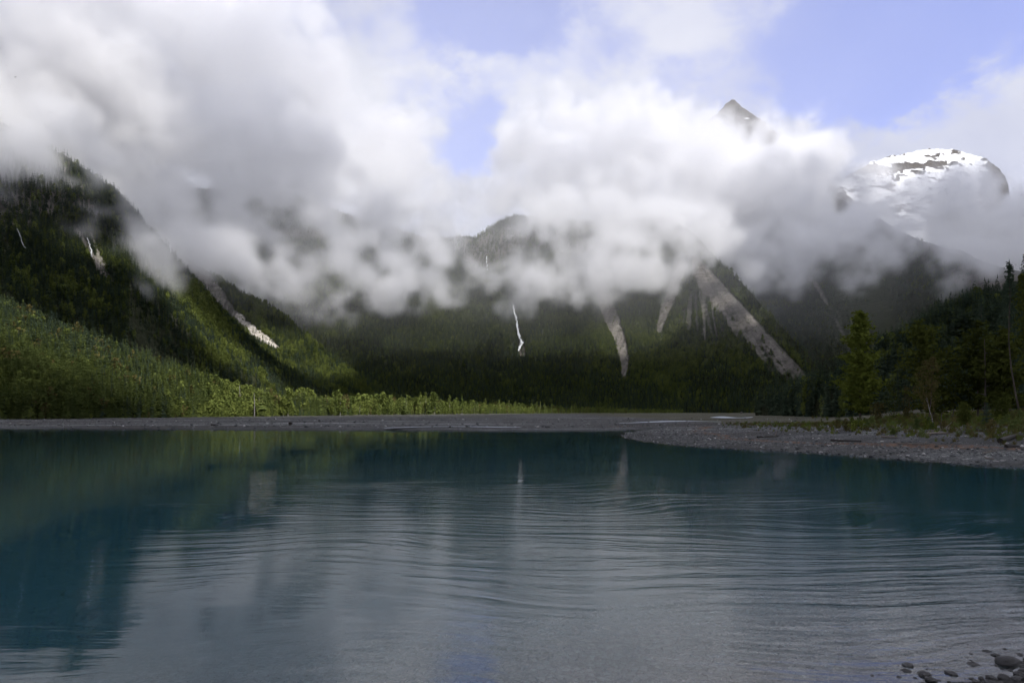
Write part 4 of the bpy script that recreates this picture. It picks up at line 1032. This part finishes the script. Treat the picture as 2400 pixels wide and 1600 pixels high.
leafy(2348, 112, 930, 60, 'deep', 'broad dark bush under the bushy pine near the right edge', 99, 1300, 'bush', cat='bush', base=.02, size=.24, tr=False)
leafy(1437, 640, 944, 8, 'leaf', 'single bright yellow-green sapling standing apart at the middle of the far flat', 100, 240, 'poplar_sapling', base=.05, size=.5)
for i, (px, py, tp, wd, lab) in enumerate(((1966, 992, 962, 24, 'low spruce seedling on the gravel left of the bank trees'), (2148, 1006, 978, 18, 'little conifer seedling among the herbs right of mid-bank'), (2176, 1003, 975, 16, 'little conifer seedling beside the leaning white birch stem'),
                                            (2092, 1018, 1000, 22, 'small round conifer seedling close to the red wrack line'), (2312, 996, 940, 26, 'half-grown conifer right of the rounded green bush'), (2390, 990, 955, 30, 'half-grown conifer at the far right of the bank'))):
    x, y, z = on_ground(px, py); h = top_h(tp, y, z); g = conifer_geo(h, wd / F * y, 12, 7, .02, .2, 110 + i, 5, .3, .1, .7, .16)
    tree('conifer_seedling', lab, None, x, y, z, geo_mesh('crown', g, FM['fresh' if i != 4 else 'dark']), geo_mesh('trunk', trunk_geo(h * .9, .05), BARK))


def stem(name, label, pts, r0, r1, mat, cat, group=None, twigs=(), parent=None, sides=7):
    """a bent tapering stem through the given points; twigs are children"""
    P = [Vector(p) for p in pts]
    def tube(P, r0, r1):
        V = []; Fc = []
        for i, p in enumerate(P):
            d = (P[min(i + 1, len(P) - 1)] - P[max(i - 1, 0)]).normalized(); u = d.orthogonal().normalized(); v = d.cross(u)
            R = r0 + (r1 - r0) * i / (len(P) - 1)
            for k in range(sides):
                a = 6.283 * k / sides; V.append(tuple(p + (u * math.cos(a) + v * math.sin(a)) * R * (1 + .12 * math.sin(3 * a + i))))
        for i in range(len(P) - 1):
            for k in range(sides): Fc.append((i * sides + k, i * sides + (k + 1) % sides, (i + 1) * sides + (k + 1) % sides, (i + 1) * sides + k))
        b = len(V); V.append(tuple(P[0])); V.append(tuple(P[-1]))
        for k in range(sides): Fc.append((b, (k + 1) % sides, k, k)); q = (len(P) - 1) * sides; Fc.append((b + 1, q + k, q + (k + 1) % sides, q + (k + 1) % sides))
        return V, Fc
    def quad_tri(Fc): return [f for f in Fc if len(set(f)) == 4], [f[:3] for f in Fc if len(set(f)) == 3]
    base = P[0].copy(); V, Fc = tube([p - base for p in P], r0, r1)
    me = bpy.data.meshes.new(name); q, t = quad_tri(Fc); me.from_pydata(V, [], q + [tuple(dict.fromkeys(f)) for f in Fc if len(set(f)) == 3]); me.materials.append(mat); me.update()
    o = link(name, me, None, base); tag(o, label, cat, group)
    for tw in twigs:
        V, Fc = tube([Vector(p) - base for p in tw], r0 * .45, r1 * .35)
        me = bpy.data.meshes.new('branch'); q, t = quad_tri(Fc); me.from_pydata(V, [], q + [tuple(dict.fromkeys(f)) for f in Fc if len(set(f)) == 3]); me.materials.append(mat); me.update()
        link('branch', me, o)
    return o


# white birch stem and dark forked stems on the bank
def gp(px, py, up=0.0): x, y, z = on_ground(px, py); return Vector((x, y, z + up))


b = gp(2187, 1002, -.1); k = b.y / F
stem('birch_sapling', 'thin white birch stem leaning left over the herbs of the right bank', [b, b + Vector((-2 * k, 0, 22 * k)), b + Vector((-7 * k, .2, 45 * k)), b + Vector((-12 * k, .3, 72 * k))], .09, .03, PALE, 'sapling',
     twigs=[[b + Vector((-7 * k, .2, 45 * k)), b + Vector((-2 * k, .2, 60 * k))], [b + Vector((-10 * k, .2, 60 * k)), b + Vector((-17 * k, .2, 70 * k))]])
b = gp(2205, 1002, -.1)
stem('dead_sapling', 'dark forked bare stem right of the leaning white birch', [b, b + Vector((1 * k, 0, 18 * k)), b + Vector((4 * k, .2, 36 * k))], .10, .03, BARK, 'sapling', twigs=[[b + Vector((0, 0, 8 * k)), b + Vector((-5 * k, 0, 20 * k)), b + Vector((-7 * k, 0, 28 * k))]])
for px, Y, py, lab in ((607, 452, 922, 'bare white dead trunk standing in the sunlit trees below the pale scree chute'), (573, 470, 902, 'short white broken snag above the first trees of the far flat'), (697, 540, 936, 'thin white stem beside a yellow tree on the far flat')):
    x, y, z = at_Y(px, Y); h = top_h(py, Y, z)
    stem('dead_tree', lab, [(x, y - 8, z - .3), (x + .1, y - 8, z + h * .5), (x - .2, y - 8, z + h)], .32, .12, PALE, 'dead tree', twigs=[[(x, y - 8, z + h * .6), (x + 1.2, y - 8, z + h * .72)]])
x, y, z = at_Y(2293, 143)
stem('dead_tree', 'long dark bare trunk standing before the slender green tree', [(x, y - 2, z - .2), (x + .1, y - 2, z + 8), (x - .1, y - 2, z + 16.5)], .22, .06, BARK, 'dead tree',
     twigs=[[(x, y - 2, z + 5 + 1.7 * i), (x + (1.6 if i % 2 else -1.6), y - 2, z + 5.3 + 1.7 * i)] for i in range(6)])

# driftwood
m, n, out = new_mat('driftwood'); p = n('ShaderNodeTexCoord').outputs['Object']
surf_out(n, out, n.mix(n.noise(n.vscale(p, (2, 2, 2)), 1.0, 5), (0.05, 0.042, 0.036), (0.24, 0.21, 0.18)), .9); DRIFT = m
m, n, out = new_mat('wet_wood'); surf_out(n, out, (0.022, 0.018, 0.016), .7); WETW = m
for px0, py0, px1, py1, r, mat, lab in (
        (1949, 1033.5, 2017, 1036.5, .16, WETW, 'straight black log lying on the grey shingle below the red wrack line'), (2066, 1025, 2104, 1027, .13, DRIFT, 'short brown log end at the red wrack line in mid-bank'),
        (2104, 1041, 2171, 1038, .12, DRIFT, 'curved thin branch lying on the shingle right of mid-bank'), (2174, 1013, 2248, 1004, .15, DRIFT, 'long pale pole resting on the wrack below the rounded bush'),
        (2170, 1019, 2226, 1018, .17, DRIFT, 'brown log lying in the tangle below the long pale pole'), (2344, 1038, 2404, 1026, .30, WETW, 'thick dark log at the right edge of the shingle'),
        (2376, 1002, 2404, 1002, .10, PALE, 'pale log end at the right edge above the dark log'), (2304, 1063, 2336, 1057, .07, DRIFT, 'thin brown stick near the water at the right'), (2310, 1074, 2330, 1078, .07, DRIFT, 'short stick at the waterline on the right'),
        (1775, 1026, 1824, 1024, .13, WETW, 'dark log across the middle of the gravel spit'), (1816, 1024, 1822, 1013, .09, DRIFT, 'short upright stick at the end of the dark log on the spit'),
        (2358, 1050, 2388, 1049, .18, WETW, 'dark sodden log lying right of the thin stick'), (494, 997.5, 512, 997.5, .25, WETW, 'dark log on the distant shore at left'), (680, 996, 683, 993, .5, WETW, 'dark stump on the distant shore left of centre'),
        (40, 994, 72, 994, .22, PALE, 'pale log on the distant shore at the far left'), (2262, 1000, 2300, 1010, .12, WETW, 'black root lying at the foot of the rounded green bush')):
    a = gp(px0, py0, r * .8); c = gp(px1, py1, r * .8); mdd = (a + c) / 2 + Vector((0, 0, 0))
    mdd.z = float(ground_h(mdd.x, mdd.y)) + r * .9
    if 'curved' in lab: mdd.y -= 2.2; mdd.z = float(ground_h(mdd.x, mdd.y)) + r
    if 'upright' in lab: c = a + Vector((.3, 0, 0.8)); mdd = (a + c) / 2
    L = (c - a).length
    tw = [[mdd, mdd + Vector((.15 * L, .2, .12 * L))]] if L > 2.5 and mat is DRIFT else []
    stem('stump' if 'stump' in lab else 'driftwood_log', lab, [a, mdd, c], r, r * .6, mat, 'stump' if 'stump' in lab else 'driftwood', 'driftwood on the gravel', tw)
for px, py, lab in ((2130, 1009, 'forked pale root sticking up from the bank beside the seedlings'), (2178, 1022, 'forked grey root in the tangle of wrack'), (2322, 990, 'pale forked driftwood root in front of the broad dark bush')):
    b = gp(px, py); k = b.y / F
    stem('driftwood_root', lab, [b + Vector((-13 * k, 0, .1)), b + Vector((0, 0, .12)), b + Vector((6 * k, 0, 10 * k))], .10, .05, DRIFT, 'driftwood', 'driftwood on the gravel', [[b, b + Vector((1 * k, 0, 12 * k))], [b, b + Vector((12 * k, 0, -.02))]])

# ------------------------------------------------------------------ stones
m, n, out = new_mat('stone'); p = n('ShaderNodeTexCoord').outputs['Object']; oi = n('ShaderNodeObjectInfo')
c = n.mix(oi.outputs['Random'], (0.032, 0.035, 0.038), (0.20, 0.208, 0.208)); c = n.mix(n.maprange(oi.outputs['Random'], .96, .97), c, (0.42, 0.41, 0.40))
c = n.mix(n.math('MULTIPLY', n.noise(p, 2.5, 4), .5), c, (0.05, 0.05, 0.05)); surf_out(n, out, c, .75); STONE = m
m, n, out = new_mat('wet_stone'); p = n('ShaderNodeTexCoord').outputs['Object']
surf_out(n, out, n.mix(n.noise(p, 9, 5), (0.008, 0.008, 0.010), (0.034, 0.032, 0.032)), .6, bump(n, n.noise(p, 14, 5), .5, .02), .5); WETS = m
import bmesh


def stone_mesh(name, seed, sub=2, flat=.6, mat=STONE, size=1.0):
    bm = bmesh.new(); bmesh.ops.create_icosphere(bm, subdivisions=sub, radius=.5)
    co = np.array([v.co[:] for v in bm.verts]); d = 1 + .42 * fbm(co[:, 0] * 2 + seed * 3.1, co[:, 1] * 2, co[:, 2] * 2, 3, .5)
    for v, k in zip(bm.verts, d): v.co = Vector((v.co.x * k, v.co.y * k * .8, v.co.z * k * flat)) * size
    me = bpy.data.meshes.new(name); bm.to_mesh(me); bm.free(); me.materials.append(mat)
    for f in me.polygons: f.use_smooth = sub > 2
    return me


for i, (px, py, wpx, flat, lab) in enumerate(((2364, 1552, 58, .42, 'largest flat dark rock breaking the water at the bottom right'), (2300, 1590, 15, .7, 'small round dark stone left of the cluster in the bottom right corner'), (2352, 1588, 24, .65, 'dark stone topping the corner cluster below the flat rock'),
                                              (2321, 1602, 30, .5, 'flat dark stone at the left of the corner cluster on the picture edge'), (2386, 1594, 32, .6, 'rounded dark stone at the right of the corner cluster'), (2345, 1604, 22, .6, 'dark stone at the bottom middle of the corner cluster'),
                                              (2374, 1606, 26, .6, 'dark stone on the bottom edge under the rounded one'), (2398, 1572, 20, .6, 'dark stone at the right edge just below the flat rock'), (2333, 1592, 13, .7, 'pebble squeezed between the two left stones of the corner cluster'))):
    Y = EYE * F / (py - HY); x = (px - 1200) / F * Y; s = wpx / F * Y * 1.05
    o = link('rock', stone_mesh('rock', 3 + i, 3, flat, WETS), None, (x, Y, .015 * s + .0)); o.scale = (s, s, s); o.rotation_euler = (0, 0, .35 if i == 0 else rg.random() * 6)
    tag(o, lab, 'rock', 'dark rocks at the bottom right corner')
for px, py, wpx, lab, dark in ((1738, 967, 7, 'pale yellowish boulder alone on the far gravel near the hill foot', 0), (1860, 967, 13, 'grey boulder on the gravel at the foot of the dark stand', 1), (1869, 966, 5, 'pale stone touching the grey boulder', 0), (1547, 996, 5, 'black stone on the gravel behind the spit', 1), (2300, 1028, 4, 'white stone in the red wrack at right', 0)):
    x, y, z = on_ground(px, max(py, 968.5)); s = wpx / F * y
    o = link('boulder', stone_mesh('boulder', px % 17, 2, .7, WETS if dark else PALE), None, (x, y, z + .2 * s)); o.scale = (s, s, s * 1.1); tag(o, lab, 'boulder')

pk = [bpy.data.objects.new('pebble_kind', stone_mesh('pebble', 50 + i, 1, .55, STONE if i < 5 else WETS)) for i in range(8)]
n1 = 7000; X = rngf.uniform(-4, 16, n1); Y = rngf.uniform(8.2, 22, n1); Z = ground_h(X, Y)
ok = (Z > -.75) & (X / Y < .85) & (X / Y > -.35); S = rngf.lognormal(-2.35, .45, n1)
P1 = np.stack([X, Y, Z + .05 * S], -1)[ok]; S1 = np.clip(S, .03, .26)[ok]
n2_ = 26000; Y = rngf.uniform(48, 150, n2_); X = rngf.uniform(16, 118, n2_); D = poly_sd(land, X, Y); Z = ground_h(X, Y)
ok = (D > -1.0) & (D < 45) & (X / Y < .80) & (rngf.random(n2_) < np.where(D < 13, 1, .35)); S = np.clip(rngf.lognormal(-1.65, .45, n2_), .06, .5)
P2 = np.stack([X, Y, Z + .1 * S], -1)[ok]; S2 = S[ok]
n4 = 2600; Y = 163 + 180 * rngf.random(n4) ** 1.5; X = Y * rngf.uniform(-.8, .45, n4); Z = ground_h(X, Y); S4 = rngf.lognormal(-1.0, .55, n4).clip(.15, 1.1); ok = Z > .12
P4 = np.stack([X, Y, Z + .1 * S4], -1)[ok]; S4 = S4[ok]
PP = np.concatenate([P1, P2, P4]); SS = np.concatenate([S1, S2, S4])
KK = rngf.integers(0, 5, len(PP)); KK[:len(P1)] = np.where(P1[:, 2] > -.04, 5 + KK[:len(P1)] % 3, KK[:len(P1)])
tag(instancer('pebbles', PP, SS, KK, pk), kind='stuff')

# herbs and grass tufts on the bank
def tuft(seed, mat):
    r = random.Random(seed); V = []; Fc = []
    for i in range(26):
        a = r.random() * 6.28; q = r.random() * .35; x, y = q * math.cos(a), q * math.sin(a); hh = r.uniform(.4, 1); w_ = .035
        lx, ly = r.gauss(0, .22), r.gauss(0, .22); k = len(V)
        V += [(x - w_, y, 0), (x + w_, y, 0), (x + lx + w_ * .6, y + ly, hh), (x + lx - w_ * .6, y + ly, hh)]; Fc.append((k, k + 1, k + 2, k + 3))
    return mesh_np('tuft', V, Fc, [mat])


tk = [bpy.data.objects.new('tuft_kind', tuft(i, FM[('olive', 'brown', 'brown', 'fresh')[i]])) for i in range(4)]
n3 = 15000; Y = rngf.uniform(60, 210, n3); X = Y * (.30 + .52 * rngf.random(n3) ** .8); D = poly_sd(land, X, Y)
ok = (D > 14) & (X > 46 + 26 * rngf.random(n3) + 8 * fbm(Y / 9, Y / 31)) & (fbm(X / 7, Y / 9, 2.0, 3) + .05 * (D - 16).clip(0, 12) > -.05)
PP = np.stack([X, Y, ground_h(X, Y) - .03], -1)[ok]; SS = rngf.lognormal(-1.05, .5, len(PP)).clip(.12, 1.1)
tag(instancer('grass', PP, SS, rngf.integers(0, 4, len(PP)), tk), kind='stuff')
# low shrubs, each its own
SH = [geo_mesh('shrub', leafy_geo(1, 1.1, 6, 260, .05, 130 + i, .12), FM[('olive', 'brown', 'fresh')[i]]) for i in range(3)]
for i in range(34):
    px = rg.uniform(1890, 2400); py = rg.uniform(978, 1014) if px > 1960 else rg.uniform(976, 992)
    x, y, z = on_ground(px, py); o = link('low_shrub', SH[i % 3], None, (x, y, z - .05)); s = rg.uniform(.7, 1.9); o.scale = (s, s, s * .9); o.rotation_euler = (0, 0, rg.random() * 6)
    zone = 'on the open gravel left of the tallest yellow-green pine' if px < 2000 else 'on the bank below the tallest yellow-green pine' if px < 2120 else 'on the bank around the white birch stem' if px < 2230 else 'on the bank right of the rounded green bush'
    col_ = ('olive green', 'brownish', 'dark green')[i % 3]
    tag(o, col_ + ' knee-high shrub ' + zone, 'shrub', col_ + ' shrubs ' + zone)

# ------------------------------------------------------------------ waterfalls
m, n, out = new_mat('falling_water'); p = n('ShaderNodeNewGeometry').outputs['Position']
surf_out(n, out, n.mix(n.noise(n.vscale(p, (.5, .5, .12)), 1.0, 5), (0.25, 0.27, 0.30), (0.70, 0.72, 0.74)), .6); FALL = m


def fall(Mn, pts, label, lift):
    Q = []; rg_ = random.Random(int(pts[0][0]))
    for i in range(len(pts) - 1):
        for k in range(6):
            t = k / 6; a, b = pts[i], pts[i + 1]; q = [a[j] * (1 - t) + b[j] * t for j in range(3)]
            q[0] += rg_.uniform(-1.3, 1.3) * min(1, q[2] / 3); q[2] *= rg_.uniform(.45, 1.25); Q.append(q)
    V = []; Fc = []
    for px, py, w_ in Q:
        for s, d in ((-1, 0), (0, 1.0), (1, 0)):
            T = surf(MASS[Mn], px, py); k = T.y / F; e = (HY - py) / F
            Y = T.y - lift - d * lift * .3; V.append(((px + s * w_ * .5 - 1200) / F * Y, Y, EYE + e * Y))
    for i in range(len(Q) - 1):
        for s in (0, 1): a = 3 * i + s; Fc.append((a, a + 1, a + 4, a + 3))
    V = np.array(V); b = V[-1].copy()
    o = link('waterfall', mesh_np('waterfall', V - b, Fc, [FALL], True), None, tuple(b)); tag(o, label, 'waterfall')


fall('centre_mountain', [(1203, 716, 3), (1206, 735, 3.5), (1211, 752, 4), (1214, 781, 5), (1223, 803, 8), (1219, 812, 7), (1213, 824, 3)], 'long white waterfall zigzagging down the sunlit forest in the centre', 14)
fall('centre_mountain', [(1140, 600, 2), (1141, 616, 2.6), (1142, 636, 2)], 'short waterfall dropping over the dark cliff under the clouds', 16)
fall('left_mountain', [(204, 556, 2.6), (209, 572, 3), (214, 586, 4), (215, 606, 3)], 'thin white waterfall beside the pale scar on the left mountain', 12)
fall('left_mountain', [(40, 536, 2), (48, 553, 2.4), (50, 566, 2.2), (61, 584, 2.2)], 'thin white cascade at the far left under the mist', 12)

# a bird against the cloud
m, n, out = new_mat('plumage'); surf_out(n, out, (0.03, 0.03, 0.03), .8)
Y = 120.0; bx, bz = (35 - 1200) / F * Y, EYE + (HY - 181) / F * Y
me = mesh_np('bird', [(-.02, -.3, 0), (.05, 0, .05), (-.02, .35, 0), (-.08, 0, -.05), (-.62, -.05, .16), (-.55, .15, .15), (.60, -.05, .12), (.52, .15, .12)],
             [(0, 1, 2, 3), (3, 4, 5, 2), (1, 6, 7, 2)], [m])
bd = link('bird', me, None, (bx, Y, bz)); bd.scale = (.45, .45, .45)
tag(bd, 'tiny dark bird flying against the grey cloud at the far left', 'bird')
